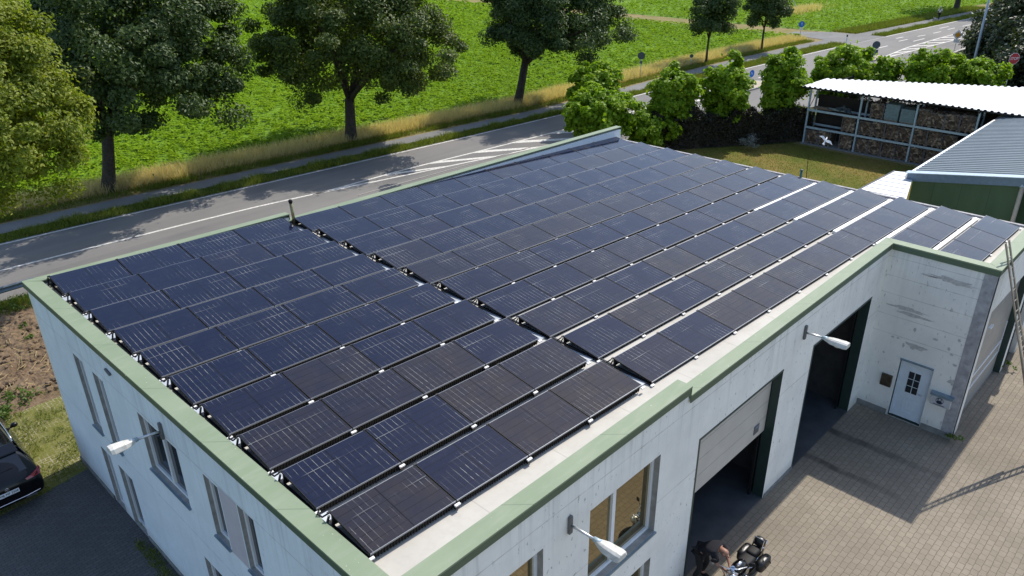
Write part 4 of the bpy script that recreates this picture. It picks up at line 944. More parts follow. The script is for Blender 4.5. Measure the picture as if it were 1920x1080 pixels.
t=thing('grey_shrub','small silvery shrub at the foot of the purple hedge','shrub',(42.0,1.9,0)); rng=np.random.default_rng(5); P,N,_=crown_points(rng,(42.0,1.9,.45),(.7,.6,.45),14,60,.25,cut=-.2); leaves('foliage',P,.09,leafmat('silver_leaves',[(.06,.07,.06),(.16,.18,.16),(.30,.32,.30)],.2,.6),t,normals=N,rng=rng)
# big dark shrubs at the right
SH='dark shrubs beyond the side road'
for lab,c,rad,n,per,mat,s in [
 ('tall dark shrub nearest the main road behind the lamp post',(94.5,-2.2,3.6),(5.2,4.6,4.0),170,150,M['leaf_shrub'],41),
 ('dark shrub just behind the stop sign at the right edge',(76.5,-7.6,2.0),(4.2,3.6,2.9),120,130,M['leaf_shrub'],47),
 ('dark shrub between the lamp post and the red shrub',(87.5,-4.2,3.4),(5.2,4.6,4.0),170,150,M['leaf_shrub'],42),
 ('olive green shrub far behind at the top right corner',(106,-4,3.2),(7.5,6,4.4),150,130,M['leaf_plane'],43),
 ('dark green tree crown in the top right corner',(98,-7.5,5.0),(6.5,6,5.2),170,140,M['leaf_shrub'],44),
 ('low dark shrub beside the yellow priority sign',(90.3,.6,1.4),(2.2,1.8,1.7),70,110,M['leaf_shrub'],45)]:
    rng=np.random.default_rng(s); t=thing('large_shrub',lab,'shrub',(c[0],c[1],0),SH); P,N,cc=crown_points(rng,c,rad,n,per,1.25,shell=.55,cut=-.9); P[:,2]=np.abs(P[:,2])
    leaves('foliage',P,.42*rng.uniform(.7,1.3,len(P)),mat,t,normals=N,rng=rng)
    b=MB()
    for q in cc[:8]: b.tube([(c[0],c[1],0),(c[0]*.5+q[0]*.5,c[1]*.5+q[1]*.5,q[2]*.6),tuple(q)],[.12,.07,.03],5)
    b.build('stems',M['bark'],t)
rng=np.random.default_rng(46); t=thing('red_shrub','reddish brown shrub between the dark shrubs','shrub',(92,-5.0,0),SH); P,N,_=crown_points(rng,(91.2,-5.2,5.9),(1.6,1.5,1.5),30,60,.6,cut=-.9); leaves('foliage',P,.35,M['leaf_red'],t,normals=N,rng=rng); MB().tube([(92,-5.0,0),(91.2,-5.2,5)],[.1,.04],6).build('stem',M['bark'],t)

M['lawnblade']=leafmat('lawn_blades',[(.09,.115,.015),(.15,.16,.022),(.22,.19,.04),(.33,.24,.085)],.4,.7,nscale=.3)
# ------------------------------------------------------------------ crop field: leaf rosettes, in one mass
rng=np.random.default_rng(77)
def field_pts(n,x0,x1,y0,y1):
    P=np.stack([rng.uniform(x0,x1,n),rng.uniform(y0,y1,n),np.zeros(n)],1)
    fe=ev(K_fe,P[:,0]); lim=91.0-.0065*(P[:,1]-30); rlim=96.2-.0065*(P[:,1]-30)
    ok=(P[:,1]>fe+.35)&((P[:,0]<lim)|(P[:,0]>rlim))&in_view(P,.10); return P[ok]
def rosettes(P,k,size,h,wilt=0):
    n=len(P); a=rng.uniform(0,2*np.pi,(n,k)); rr_=rng.uniform(.25,1,(n,k))*size[:,None]*.55
    Q=np.repeat(P[:,None,:],k,1); Q[...,0]+=np.cos(a)*rr_; Q[...,1]+=np.sin(a)*rr_; Q[...,2]+=h*(.55+.5*rng.random((n,k)))*(size/.5)[:,None]
    N=np.stack([np.cos(a)*.45,np.sin(a)*.45,np.ones((n,k))*1.1],-1); return Q.reshape(-1,3),N.reshape(-1,3),np.repeat(size*.55,k)
def rowjit(P,pitch=.5):
    P[:,1]=np.where(rng.random(len(P))<.7,np.round((P[:,1]+.05*P[:,0])/pitch)*pitch-.05*P[:,0]+rng.normal(size=len(P))*.07,P[:,1]); return P
A=[]; 
for (x0,x1,y0,y1,dens,sz,k) in ((-6,60,22,50,10.0,.36,8),(60,92,20,60,6.0,.44,7),(-10,60,50,90,3.6,.58,7),(60,92,60,100,2.8,.66,6),(-30,92,90,170,1.8,.70,5),(96,190,8,60,4.0,.46,6),(96,260,60,240,.9,.85,5),(-60,96,170,330,.30,1.4,5)):
    P=rowjit(field_pts(int((x1-x0)*(y1-y0)*dens),x0,x1,y0,y1)); 
    gap=np.sin(P[:,0]*.21+1)*np.sin(P[:,1]*.33)+.6*np.sin(P[:,0]*.07+P[:,1]*.11); P=P[gap>-1.62]; tl=np.abs(((P[:,1]+.05*P[:,0]-35)%24.0)-.9); P=P[(np.abs(tl-.9)>.22)|(rng.random(len(P))<.35)]
    A.append(rosettes(P,k,sz*rng.uniform(.75,1.25,len(P)),.30))
C_=np.concatenate([a[0] for a in A]); N_=np.concatenate([a[1] for a in A]); Z_=np.concatenate([a[2] for a in A])
leaves('crop',C_,Z_,M['leaf_crop'],None,normals=N_,aspect=.72,kind='stuff',up=.75,fold=.08)
print('crop leaves',len(C_))
# dry grass of the verge and green grass strips
def strip_pts(n,x0,x1,lo,hi,mx=.08):
    x=rng.uniform(x0,x1,n); v=rng.random(n); y=lo(x)+(hi(x)-lo(x))*v; P=np.stack([x,y,np.zeros(n)],1); ok=in_view(P,mx); return P[ok],v[ok]
P,v=strip_pts(150000,-8,88,lambda x:ev(K_pf,x)+.25,lambda x:ev(K_fe,x)+.5)
clump=np.sin(P[:,0]*1.3+np.sin(P[:,0]*.37)*3)*np.sin(P[:,1]*2.1+P[:,0]*.2); keep=rng.random(len(P))<(.62+.38*clump); P=P[keep];v=v[keep]
dry=(v>.28)
blades('dry_grass',P[dry],rng.uniform(.35,.85,dry.sum()),.04,M['straw'])
blades('roadside_grass',P[~dry],rng.uniform(.18,.40,(~dry).sum()),.035,M['grass'])
P,v=strip_pts(60000,-6,130,lambda x:ev(K_edge,x)+.18,lambda x:ev(K_pn,x)-.05)
keep=~((P[:,0]>88)&(P[:,0]<97)); P=P[keep]
cl_=np.sin(P[:,0]*2.2)*np.sin(P[:,0]*.9+2); blades('roadside_grass',P,rng.uniform(.12,.36,len(P))*(1+.5*cl_),.04,M['grass'])
P,v=strip_pts(16000,97,135,lambda x:ev(K_pf,x)+.05,lambda x:ev(K_fe,x)+.6); blades('roadside_grass',P,rng.uniform(.2,.45,len(P)),.07,M['grass'])
P=np.stack([114+rng.normal(size=2600)*3.2,33+rng.normal(size=2600)*.8,np.zeros(2600)],1); blades('dry_grass',P,rng.uniform(.5,1.0,len(P)),.08,M['straw'])
# parking grass, weeds
n=26000; P=np.stack([rng.uniform(-7,1.6,n),rng.uniform(-1.0,5.0,n),np.zeros(n)],1); nn=np.array([mn.noise(Vector((p[0]*1.1,p[1]*1.1,0)))+.5*mn.noise(Vector((p[0]*3.1,p[1]*3.1,4))) for p in P]); P=P[(nn>-.02)&((P[:,0]<-.5)|(P[:,1]>.3))&(P[:,1]>-.35-.15*(-P[:,0]))&in_view(P,.1)]
blades('parking_grass',P,rng.uniform(.05,.16,len(P)),.022,M['grass'],lean=.7)
def weed(label,x,y,r,h,n,grp='weeds growing by the hall'):
    rg=np.random.default_rng(int(abs(x*97+y*31))+1); t=thing('weed',label,'weed',(x,y,0),grp); P,N,_=crown_points(rg,(x,y,h*.5),(r,r,h*.6),max(4,n//14),14,r*.35,cut=-.3); P[:,2]=np.abs(P[:,2])+.02
    leaves('foliage',P,.10*rg.uniform(.6,1.4,len(P)),M['weed'],t,normals=N,aspect=.6,rng=rg)
weed('green weed at the foot of the bare concrete annex corner',17.75,-18.1,.22,.35,90)
weed('green weed at the far jamb of the annex gate',23.3,-18.1,.25,.35,80)
weed('green weed patch on the soil nearest the gable wall',-.75,5.0,.55,.35,240)
weed('green weed patch at the near edge of the bare soil by the car',-1.9,4.5,.6,.35,240)
weed('low green weed in the middle of the near soil edge',-1.3,4.35,.4,.3,160)
weed('small green weed on the upper soil beside the wall corner',.95,10.3,.22,.3,70)
weed('tiny green weed on the soil below the upper weed',.75,9.1,.2,.25,60)
weed('broad green weed strip under the guard rail',1.3,12.4,.5,.45,200)
P=np.stack([rng.uniform(-3,2,5000),rng.uniform(11.9,13.4,5000),np.zeros(5000)],1); blades('rail_grass',P,rng.uniform(.15,.4,len(P)),.03,M['grass'])
n=9000; P=np.stack([rng.uniform(-.5,.25,n)-.35,-3.4-rng.random(n)*8,np.zeros(n)],1); P=P[np.array([mn.noise(Vector((p[0]*2,p[1]*.8,1)))>.12 for p in P])]; blades('wall_grass',P,rng.uniform(.04,.14,len(P)),.02,M['grass'],lean=.7)
n=30000; P=np.stack([rng.uniform(25.5,45.2,n),rng.uniform(-11,5.2,n),np.zeros(n)+.02],1); P=P[(P[:,1]<5.0-.75*np.maximum(P[:,0]-39,0))&in_view(P,.05)]
blades('lawn_grass',P,rng.uniform(.03,.09,len(P)),.03,M['lawnblade'],lean=.6)
# straw stalks lying on the soil
s=MB(); rs=random.Random(8)
for k in range(160):
    x=rs.uniform(-3.5,.9);y=rs.uniform(4.8,10.5);a=rs.uniform(0,6.28);L=rs.uniform(.15,.5); s.bar((x,y,.22),(x+math.cos(a)*L,y+math.sin(a)*L,.22+rs.uniform(-.08,.1)),.012)
o=s.build('straw_stalks',M['straw']); o['kind']='stuff'
# ------------------------------------------------------------------ guard rail, signs, posts
gr=thing('guard_rail','grey steel guard rail between bare soil and road','guard rail',(-2,13.4,0))
prof=[(.0,.75),(.05,.70),(.0,.64),(.0,.59),(.05,.53),(.0,.47)]; vs=[];fs=[]
for x in (-12,2.3): vs+=[(x,13.35+ (x+3)*.01 -q[0],q[1]) for q in prof]+[(x,13.38+(x+3)*.01-q[0],q[1]) for q in prof]
n_=len(prof)
for i in range(n_-1): fs+=[(i,i+1,2*n_+i+1,2*n_+i),(n_+i,n_+i+1,3*n_+i+1,3*n_+i)]
fs+=[(0,2*n_,3*n_,n_),(n_-1,2*n_-1,4*n_-1,3*n_-1)]
MB().add(vs,fs).build('beam',plain('rail_steel',(.16,.20,.24),.4,.5),gr)
for x in (-8,-4,-.6,.7,2.2): MB().box(x-.05,x+.05,13.38,13.48,0,.7).build('post',M['galv'],gr)
def disc(c,nrm,r,th,n=24):
    nrm=Vector(nrm).normalized(); c=Vector(c); return [c-nrm*th/2,c+nrm*th/2],r
def sign_post(t,x,y,h,r=.03,mat=None): MB().tube([(x,y,0),(x,y,h)],r,8).build('post',mat or M['galv'],t,smooth=True)
def text_obj(s,size,mat,parent,loc,xa,ya,name='lettering',ext=.002):
    """flat lettering turned into a mesh; xa = reading direction, ya = up direction"""
    cu=bpy.data.curves.new(name,'FONT'); cu.body=s; cu.size=size; cu.align_x='CENTER'; cu.align_y='CENTER'; cu.extrude=ext
    tmp=bpy.data.objects.new('tmp',cu); COL.objects.link(tmp); dg=bpy.context.evaluated_depsgraph_get(); me=bpy.data.meshes.new_from_object(tmp.evaluated_get(dg)); bpy.data.objects.remove(tmp)
    xa=Vector(xa).normalized(); ya=Vector(ya).normalized(); za=xa.cross(ya); off=Vector(loc); p=parent
    while p is not None: off=off-p.location; p=p.parent
    for v in me.vertices: v.co=off+xa*v.co.x+ya*v.co.y+za*v.co.z
    me.materials.clear(); me.materials.append(mat); o=bpy.data.objects.new(name,me); COL.objects.link(o); o.parent=parent; return o
def round_sign(label,x,y,h,r,nrm,front,back,cat='road sign',extra=None,post_h=None):
    t=thing('road_sign',label,cat,(x,y,0)); sign_post(t,x,y,post_h or h+r*.8)
    n=Vector(nrm).normalized(); c=Vector((x,y,h))+n*.05
    MB().tube([c-n*.012,c],r,24).build('sign_back',back,t); MB().tube([c,c+n*.004],r*.98,24).build('sign_face',front,t)
    return t,c,n
TOC=(-.75,-.62,0)
t,c,n=round_sign('dark backed round sign on a thin post by the near cycle path',56.2,20.85,2.2,.34,TOC,M['signback'],M['signback'])
MB().obox((56.2,20.85,1.62),(.05,.26,.30)).build('plate',M['signback'],t)
t,c,n=round_sign('small grey square marker on a short post in the dry grass',65,20.95,1.05,.18,TOC,M['signback'],M['signback'])
t,c,n=round_sign('blue round cycle path sign with white plate beside the field track',90.9,21.8,1.42,.36,TOC,M['blue'],M['signback'])
side=Vector((n.y,-n.x,0))*-1
MB().obox(c+n*.008+Vector((0,0,.1)),(.02,.10,.20)).build('symbol',M['white'],t); MB().obox(c+n*.008-Vector((0,0,.08)),(.02,.2,.04)).build('symbol',M['white'],t)
MB().bar(Vector((90.9,21.8,.90))+n*.05-side*.19,Vector((90.9,21.8,.90))+n*.05+side*.19,.02,.30).build('plate',M['white'],t)
t,c,n=round_sign('blue round keep right sign on the sandy traffic island',60.1,11.7,1.15,.32,(-.2,-1,0),M['blue'],M['signback'])
MB().bar(c+n*.01+Vector((-.12,0,.14)),c+n*.01+Vector((.12,0,-.14)),.01,.07).build('symbol',M['white'],t)
t,c,n=round_sign('dark round sign above two dark marker boards on the short island',81.1,9.0,1.38,.40,TOC,M['signback'],M['signback'])
for s_ in (-.17,.17): MB().bar(Vector((81.1,9.0,.36))+side*s_,Vector((81.1,9.0,.90))+side*s_,.27,.03,up=n).build('marker_board',M['signback'],t)
# priority road sign (diamond)
t=thing('road_sign','yellow and white diamond priority sign beside the dark shrub','road sign',(90.9,4.2,0)); sign_post(t,90.9,4.2,2.3)
n=Vector((-.93,-.36,0)); sd=Vector((n.y,-n.x,0)); c=Vector((90.9,4.2,1.75))+n*.05
def diamond(c,r,th): return [c+Vector((0,0,r))+n*th,c+sd*r+n*th,c-Vector((0,0,r))+n*th,c-sd*r+n*th]
for nm,r,a,m_ in (('sign_plate',.52,0,M['white']),('yellow_field',.32,.012,M['yellow'])):
    q=diamond(c,r,a)+diamond(c,r,a+.01); MB().add(q,[(0,1,2,3),(7,6,5,4),(0,4,5,1),(1,5,6,2),(2,6,7,3),(3,7,4,0)]).build(nm,m_,t)
MB().bar(c-Vector((0,0,.62))-sd*.3,c-Vector((0,0,.62))+sd*.3,.02,.36,up=(0,0,1)).build('plate',M['white'],t)
# stop sign
t=thing('stop_sign','red octagonal stop sign on a grey post at the right edge','road sign',(69.6,-6.0,0)); MB().tube([(69.6,-6.0,0),(69.6,-6.08,3.5)],.035,8).build('post',M['galv'],t,smooth=True)
n=Vector((-.96,.28,0)).normalized(); n=Vector((-.62,-.78,0)).normalized(); sd=Vector((0,0,1)).cross(n).normalized(); c=Vector((69.6,-6.08,3.16))+n*.06
def octa(c,r,th): return [c+sd*math.cos(R(22.5+45*k))*r+Vector((0,0,math.sin(R(22.5+45*k))*r))+n*th for k in range(8)]
for nm,r,a,m_ in (('sign_rim',.48,0,M['white']),('sign_face',.45,.008,M['red'])):
    q=octa(c,r,a)+octa(c,r,a+.008); MB().add(q,[tuple(range(8)),tuple(range(15,7,-1))]+[(k,(k+1)%8,8+(k+1)%8,8+k) for k in range(8)]).build(nm,m_,t)
text_obj('STOP',.30,M['white'],t,c+n*.02,sd,(0,0,1))
# delineator
t=thing('delineator','white road delineator post with black band at the track mouth','delineator',(89.2,15.35,0)); MB().prism([(89.14,15.29),(89.26,15.29),(89.2,15.42)],0,.72).build('post',M['white'],t); MB().prism([(89.13,15.28),(89.27,15.28),(89.2,15.43)],.72,.95).build('band',M['black'],t)
# lamp post and pole
t=thing('lamp_post','tall pale grey lamp post rising out of the picture at the right','street lamp',(83,.05,0)); MB().tube([(83,.05,-.02),(83,.05,1.0),(83.0,.1,9.0)],[.16,.13,.085],12).build('pole',plain('lamp_pole',(.40,.46,.52),.45,.2),t,smooth=True); MB().tube([(83,.1,9.0),(81.8,.5,9.4)],.05,8).build('arm',M['galv'],t); MB().obox((81.4,.6,9.45),(.8,.3,.14)).build('lamp_head',M['white'],t)
t=thing('leaning_pole','thin grey pole leaning in the dry grass patch of the far field','pole',(114.0,33.1,0)); MB().tube([(114.0,33.1,0),(112.2,34.6,3.4),(111.2,35.4,5.2)],.06,6).build('pole',M['galv'],t); MB().tube([(114.0,33.1,0),(114,33.1,.3)],.09,6).build('foot',M['darksteel'],t)
t=thing('wooden_rail','short brown wooden barrier beside the sandy traffic island','barrier',(63.0,11.2,0)); MB().bar((63.0,12.3,.55),(63.2,10.7,.55),.06,.14).build('rail',plain('brown_rail',(.12,.075,.05),.7),t); 
for y in (12.1,10.9): MB().bar((63.05,y,0),(63.05,y,.55),.08).build('post',plain('brown_post',(.10,.065,.045),.7),t)
# ------------------------------------------------------------------ people and animals by skinned skeletons
def skinned(name,joints,edges,root,mat,parent=None,sub=2,loc=(0,0,0)):
    """joints: name -> (point, rx, ry); grows one continuous surface and bakes it"""
    keys=list(joints); me=bpy.data.meshes.new('sk'); me.from_pydata([joints[k][0] for k in keys],[(keys.index(a),keys.index(b)) for a,b in edges],[])
    tmp=bpy.data.objects.new('sk',me); COL.objects.link(tmp); md=tmp.modifiers.new('s','SKIN'); md.use_smooth_shade=True
    sv=me.skin_vertices[0].data
    for i,k in enumerate(keys):
        j=joints[k]; sv[i].radius=(j[1],j[2] if len(j)>2 else j[1]); sv[i].use_root=(k==root)
    ms=tmp.modifiers.new('u','SUBSURF'); ms.levels=sub; ms.render_levels=sub
    dg=bpy.context.evaluated_depsgraph_get(); out=bpy.data.meshes.new_from_object(tmp.evaluated_get(dg)); bpy.data.objects.remove(tmp)
    out.materials.clear(); out.materials.append(mat)
    for p in out.polygons: p.use_smooth=True
    off=Vector((0,0,0)); p=parent
    while p is not None: off=off+p.location; p=p.parent
    for v in out.vertices: v.co-=off
    o=bpy.data.objects.new(name,out); COL.objects.link(o); 
    if parent is not None: o.parent=parent
    return o
# man bending over the motorcycle
PX,PY=8.06,-15.30
man=thing('person','person in dark navy shirt and dark trousers bending over the motorcycle','person',(PX,PY,0))
J={'pelvis':((8.12,-15.40,.93),.145,.12),'belly':((8.14,-15.53,1.06),.155,.115),'chest':((8.15,-15.68,1.17),.17,.12),'neck':((8.14,-15.81,1.22),.062),'head0':((8.13,-15.88,1.22),.075,.08),'head1':((8.12,-15.96,1.21),.088,.092),'head2':((8.12,-16.03,1.17),.06,.07),
 'shL':((8.33,-15.74,1.17),.072),'elL':((8.34,-15.90,.98),.046),'wrL':((8.17,-16.08,.86),.032),'haL':((8.11,-16.13,.84),.036,.022),
 'shR':((7.97,-15.74,1.17),.072),'elR':((7.92,-15.88,.97),.046),'wrR':((8.00,-16.06,.84),.032),'haR':((8.04,-16.12,.82),.036,.022),
 'hipL':((8.23,-15.36,.86),.098),'knL':((8.27,-15.47,.48),.064),'anL':((8.27,-15.36,.09),.042),'toL':((8.28,-15.55,.04),.040,.032),
 'hipR':((8.01,-15.36,.86),.098),'knR':((7.97,-15.46,.48),.064),'anR':((7.96,-15.34,.09),.042),'toR':((7.95,-15.53,.04),.040,.032)}
E_=[('pelvis','belly'),('belly','chest'),('chest','neck'),('neck','head0'),('head0','head1'),('head1','head2'),('chest','shL'),('shL','elL'),('elL','wrL'),('wrL','haL'),('chest','shR'),('shR','elR'),('elR','wrR'),('wrR','haR'),('pelvis','hipL'),('hipL','knL'),('knL','anL'),('anL','toL'),('pelvis','hipR'),('hipR','knR'),('knR','anR'),('anR','toR')]
body=skinned('body',J,E_,'pelvis',M['skin'],man)
def fatter(keys,f,extra=()):
    d={k:(J[k][0],)+tuple(r*f for r in J[k][1:]) for k in keys}; d.update(dict(extra)); return d
sh=fatter(['pelvis','belly','chest','shL','shR'],1.24,[('hem',((8.12,-15.36,.86),.165,.14)),('nk',((8.145,-15.785,1.21),.098)),('slL',((8.345,-15.90,.985),.078)),('slR',((7.925,-15.885,.975),.078))])
sh['shL']=(J['shL'][0],.098); sh['shR']=(J['shR'][0],.098)
skinned('shirt',sh,[('hem','pelvis'),('pelvis','belly'),('belly','chest'),('chest','nk'),('chest','shL'),('shL','slL'),('chest','shR'),('shR','slR')],'pelvis',M['navy'],man)
trs=fatter(['pelvis','hipL','knL','hipR','knR'],1.16,[('cL',((8.27,-15.365,.13),.062)),('cR',((7.96,-15.345,.13),.062))])
skinned('trousers',trs,[('pelvis','hipL'),('hipL','knL'),('knL','cL'),('pelvis','hipR'),('hipR','knR'),('knR','cR')],'pelvis',M['trouser'],man)
for sx,k in ((8.28,'L'),(7.95,'R')):
    a=Vector(J['an'+k][0]); b=Vector(J['to'+k][0]); MB().ball((a+b)/2-Vector((0,0,.018)),(.052,.135,.055)).build('shoe',M['black'],man,smooth=True)
# hands: five unequal fingers each, closed on the handlebar parts
for hk,sg in (('haL',1),('haR',-1)):
    h=Vector(J[hk][0]); d=(h-Vector(J['wr'+hk[2]][0])).normalized(); s=d.cross(Vector((0,0,1))).normalized()
    for q,(o_,L) in enumerate(((-.027,.062),(-.009,.074),(.009,.070),(.026,.055))):
        a=h+d*.03+s*o_; MB().tube([a,a+d*L*.5-Vector((0,0,.012)),a+d*L*.75-Vector((0,0,.045))],[.0095,.009,.0075],6).build('finger',M['skin'],body,smooth=True)
    a=h-d*.0+s*.03*sg; MB().tube([a,a+s*.03*sg+d*.02,a+s*.03*sg+d*.045-Vector((0,0,.02))],[.011,.010,.008],6).build('thumb',M['skin'],body,smooth=True)
hd=Vector(J['head1'][0])
for sx in (-1,1): MB().ball(hd+Vector((sx*.085,.0,.0)),(.014,.03,.035)).build('ear',M['skin'],body,smooth=True)
MB().ball(hd+Vector((0,-.085,-.075)),(.016,.026,.02)).build('nose',M['skin'],body,smooth=True)
for sx in (-1,1): MB().ball(hd+Vector((sx*.034,-.082,-.035)),.011,8,6).build('eye',M['black'],body)
MB().ball(hd+Vector((0,-.055,-.10)),(.026,.012,.008),8,6).build('mouth',plain('lips',(.30,.10,.09),.5),body)
MB().ball(hd+Vector((0,.02,-.015)),(.089,.088,.08),14,10).build('hair',plain('shaved_hair',(.16,.10,.075),.8),man,smooth=True)
rg_=thing('blue_rag','bright blue rag lying on the paving beside the person','rag',(7.55,-15.75,.02)); s=MB(); rs=random.Random(2)
for k in range(6): s.obox((7.55+rs.uniform(-.06,.06),-15.75+rs.uniform(-.12,.12),.05+k*.012),(.14,.16,.02),Matrix.Rotation(rs.uniform(0,3),3,'Z')@Matrix.Rotation(rs.uniform(-.5,.5),3,'X'))
s.build('cloth',plain('blue_cloth',(.04,.07,.28),.8),rg_)
# ------------------------------------------------------------------ motorcycle (built along +x, turned afterwards)
def softbox(mb,c,r,M_,e=.55,nu=20,nv=12):
    """rounded box: a ball pushed towards its corners"""
    c=Vector(c); vs=[];fs=[]; pw=lambda v: math.copysign(abs(v)**e,v)
    for j in range(nv+1):
        t=math.pi*j/nv
        for i in range(nu):
            a=2*math.pi*i/nu; vs.append(c+M_@Vector((r[0]*pw(math.sin(t))*pw(math.cos(a)),r[1]*pw(math.sin(t))*pw(math.sin(a)),r[2]*pw(math.cos(t)))))
    for j in range(nv):
        for i in range(nu): fs.append((j*nu+i,(j+1)*nu+i,(j+1)*nu+(i+1)%nu,j*nu+(i+1)%nu))
    return mb.add(vs,fs)
def motorcycle():
    ang=R(179); o=Vector((8.54,-16.22,.016)); c,s=math.cos(ang),math.sin(ang)
    root=thing('motorcycle','black touring motorcycle with chrome parts and saddlebags outside the garage','motorcycle',o)
    W=lambda x,y,z: (o.x+(c*x-s*y)*.90,o.y+(s*x+c*y)*.90,o.z+z*.93)
    RM=Matrix.Rotation(ang,3,'Z')
    st=R(36); cs,ss=math.cos(st),math.sin(st)
    def F(x,y,z): # steered front parts, pivot at x=.55
        dx=x-.55; return W(.55+cs*dx-ss*y,ss*dx+cs*y,z)
    ax=Vector(W(0,1,0))-Vector(W(0,0,0)); axf=Vector(F(.55,1,0))-Vector(F(.55,0,0))
    for nm,P,a,rad,wd in (('rear_wheel',W(-.75,0,.31),ax,.25,.075),('front_wheel',F(.84,0,.31),axf,.255,.06)):
        w_=MB().torus(P,rad,wd,a,24,8).build(nm,M['rubber'],root,smooth=True)
        m_=MB(); m_.torus(P,rad-.055,.016,a,24,6)
        A=Vector(a).normalized(); u=A.cross(Vector((0,0,1))).normalized(); v=A.cross(u)
        for k in range(9): q=u*math.cos(k*.698)+v*math.sin(k*.698); m_.tube([Vector(P)+q*.03,Vector(P)+q*(rad-.05)],.010,5)
        m_.tube([Vector(P)-A*.06,Vector(P)+A*.06],.035,8); m_.build('rim',M['chrome'],w_)
    m=MB(); m.ball(W(.22,0,.84),(.28,.14,.11),16,10,RM); m.build('fuel_tank',M['carpaint'],root,smooth=True)
    m=MB(); m.ball(W(.20,0,.945),(.10,.05,.03),10,6,RM); m.build('tank_console',M['chrome'],root,smooth=True)
    m=MB(); softbox(m,W(-.20,0,.78),(.235,.17,.07),RM,.7); m.build('rider_seat',M['black'],root,smooth=True)
    m=MB(); softbox(m,W(-.54,0,.84),(.17,.14,.065),RM,.65); m.build('pillion_seat',M['black'],root,smooth=True)
    for sy in (-1,1):
        m=MB(); softbox(m,W(-.62,sy*.28,.56),(.25,.10,.16),RM); sb_=m.build('saddlebag',M['leather'],root,smooth=True)
        for q in (-.12,.12): MB().bar(W(-.62+q,sy*.30,.775),W(-.62+q,sy*.425,.56),.035,.012).build('strap',M['darksteel'],sb_)
    m=MB(); softbox(m,W(-.84,0,.95),(.11,.14,.12),RM,.75); m.build('top_bag',M['leather'],root,smooth=True)
    m=MB(); m.tube([W(-.70,-.13,.80),W(-.80,-.13,1.08),W(-.80,.13,1.08),W(-.70,.13,.80)],.015,6).tube([W(-.78,-.13,.84),W(-1.08,-.1,.87),W(-1.08,.1,.87),W(-.78,.13,.84)],.012,6); m.build('luggage_rack',M['chrome'],root)
    m=MB(); m.ball(W(-.86,.0,.62),(.22,.10,.15),12,8,RM); m.build('rear_fender',M['carpaint'],root,smooth=True)
    m=MB(); m.ball(W(-1.05,0,.70),(.04,.08,.05)); m.build('tail_light',M['tail'],root,smooth=True)
    # engine
    m=MB()
    for sx,t_ in ((-.05,-.25),(.22,.3)): 
        for k in range(7): q=Vector(W(sx+t_*k*.03,0,.42+k*.035)); m.obox(q,(.19,.22,.02),RM)
    m.ball(W(.08,0,.33),(.22,.16,.13),14,8,RM); m.ball(W(.08,.17,.46),(.09,.05,.09),12,8,RM); m.build('engine',M['chrome'],root)
    m=MB(); m.tube([W(.25,-.16,.45),W(.38,-.20,.28),W(.1,-.24,.22),W(-.9,-.27,.26)],[.028,.03,.035,.045],8).tube([W(-.02,-.16,.45),W(.0,-.2,.30),W(-.9,-.27,.36)],[.028,.03,.045],8); m.build('exhaust',M['chrome'],root,smooth=True)
    m=MB(); m.tube([W(-.75,.09,.31),W(-.1,.12,.40),W(.35,.10,.45),W(.48,0,.85)],.022,6).tube([W(-.75,-.09,.31),W(-.1,-.12,.40),W(.35,-.10,.45),W(.48,0,.85)],.022,6).tube([W(.48,0,.80),W(-.2,0,.66),W(-.75,0,.62)],.025,6); m.build('frame',M['darksteel'],root)
    m=MB()
    for sy in (-.1,.1): m.tube([F(.84,sy,.31),F(.62,sy,.92)],[.030,.026],8)
    m.obox(F(.63,0,.86),(.06,.26,.04),RM).obox(F(.60,0,.95),(.06,.26,.04),RM); m.build('fork',M['chrome'],root,smooth=False)
    m=MB(); m.ball(F(.84,0,.50),(.26,.075,.12),14,8,Matrix.Rotation(ang+st,3,'Z')); m.build('front_fender',M['carpaint'],root,smooth=True)
    m=MB(); m.tube([F(.36,-.44,1.00),F(.46,-.36,1.02),F(.58,-.14,1.03),F(.58,.14,1.03),F(.46,.36,1.02),F(.36,.44,1.00)],.013,8); hb=m.build('handlebar',M['chrome'],root,smooth=True)
    for sy in (-1,1):
        MB().tube([F(.41,sy*.40,1.01),F(.33,sy*.47,.995)],.02,8).build('grip',M['rubber'],hb,smooth=True)
        MB().tube([F(.50,sy*.36,1.01),F(.42,sy*.50,1.0)],.007,5).build('lever',M['chrome'],hb)
        mm=MB(); mm.tube([F(.46,sy*.36,1.02),F(.50,sy*.44,1.14)],.007,5).ball(F(.50,sy*.47,1.16),(.035,.075,.05),12,8,Matrix.Rotation(ang+st,3,'Z')); mm.build('mirror',M['black'],root,smooth=True)
    m=MB(); m.ball(F(.74,0,.90),(.10,.10,.10),14,10); hl=m.build('headlight',M['chrome'],root,smooth=True)
    MB().ball(F(.81,0,.90),(.045,.085,.085),12,8,Matrix.Rotation(ang+st,3,'Z')).build('lens',M['alu'],hl,smooth=True)
    for sy in (-.17,.17): MB().ball(F(.72,sy,.84),(.06,.055,.055),10,8).build('spotlight',M['chrome'],root,smooth=True)
    m=MB(); m.tube([F(.56,0,1.00),F(.60,0,1.08)],.055,14); m.build('speedometer',M['chrome'],root); 
    MB().tube([F(.565,0,1.075),F(.56,0,1.082)],.05,14).build('dial',plain('dial_blue',(.05,.16,.32),.2),root)
    m=MB()
    for sy in (-1,1): m.tube([F(.46,sy*.30,1.02),F(.62,sy*.16,.94),W(.40,sy*.10,.72),W(.12,sy*.14,.5)],.007,5).tube([F(.44,sy*.33,1.01),F(.70,sy*.12,.80),F(.80,sy*.09,.45)],.006,5)
    m.build('cable',M['rubber'],root)
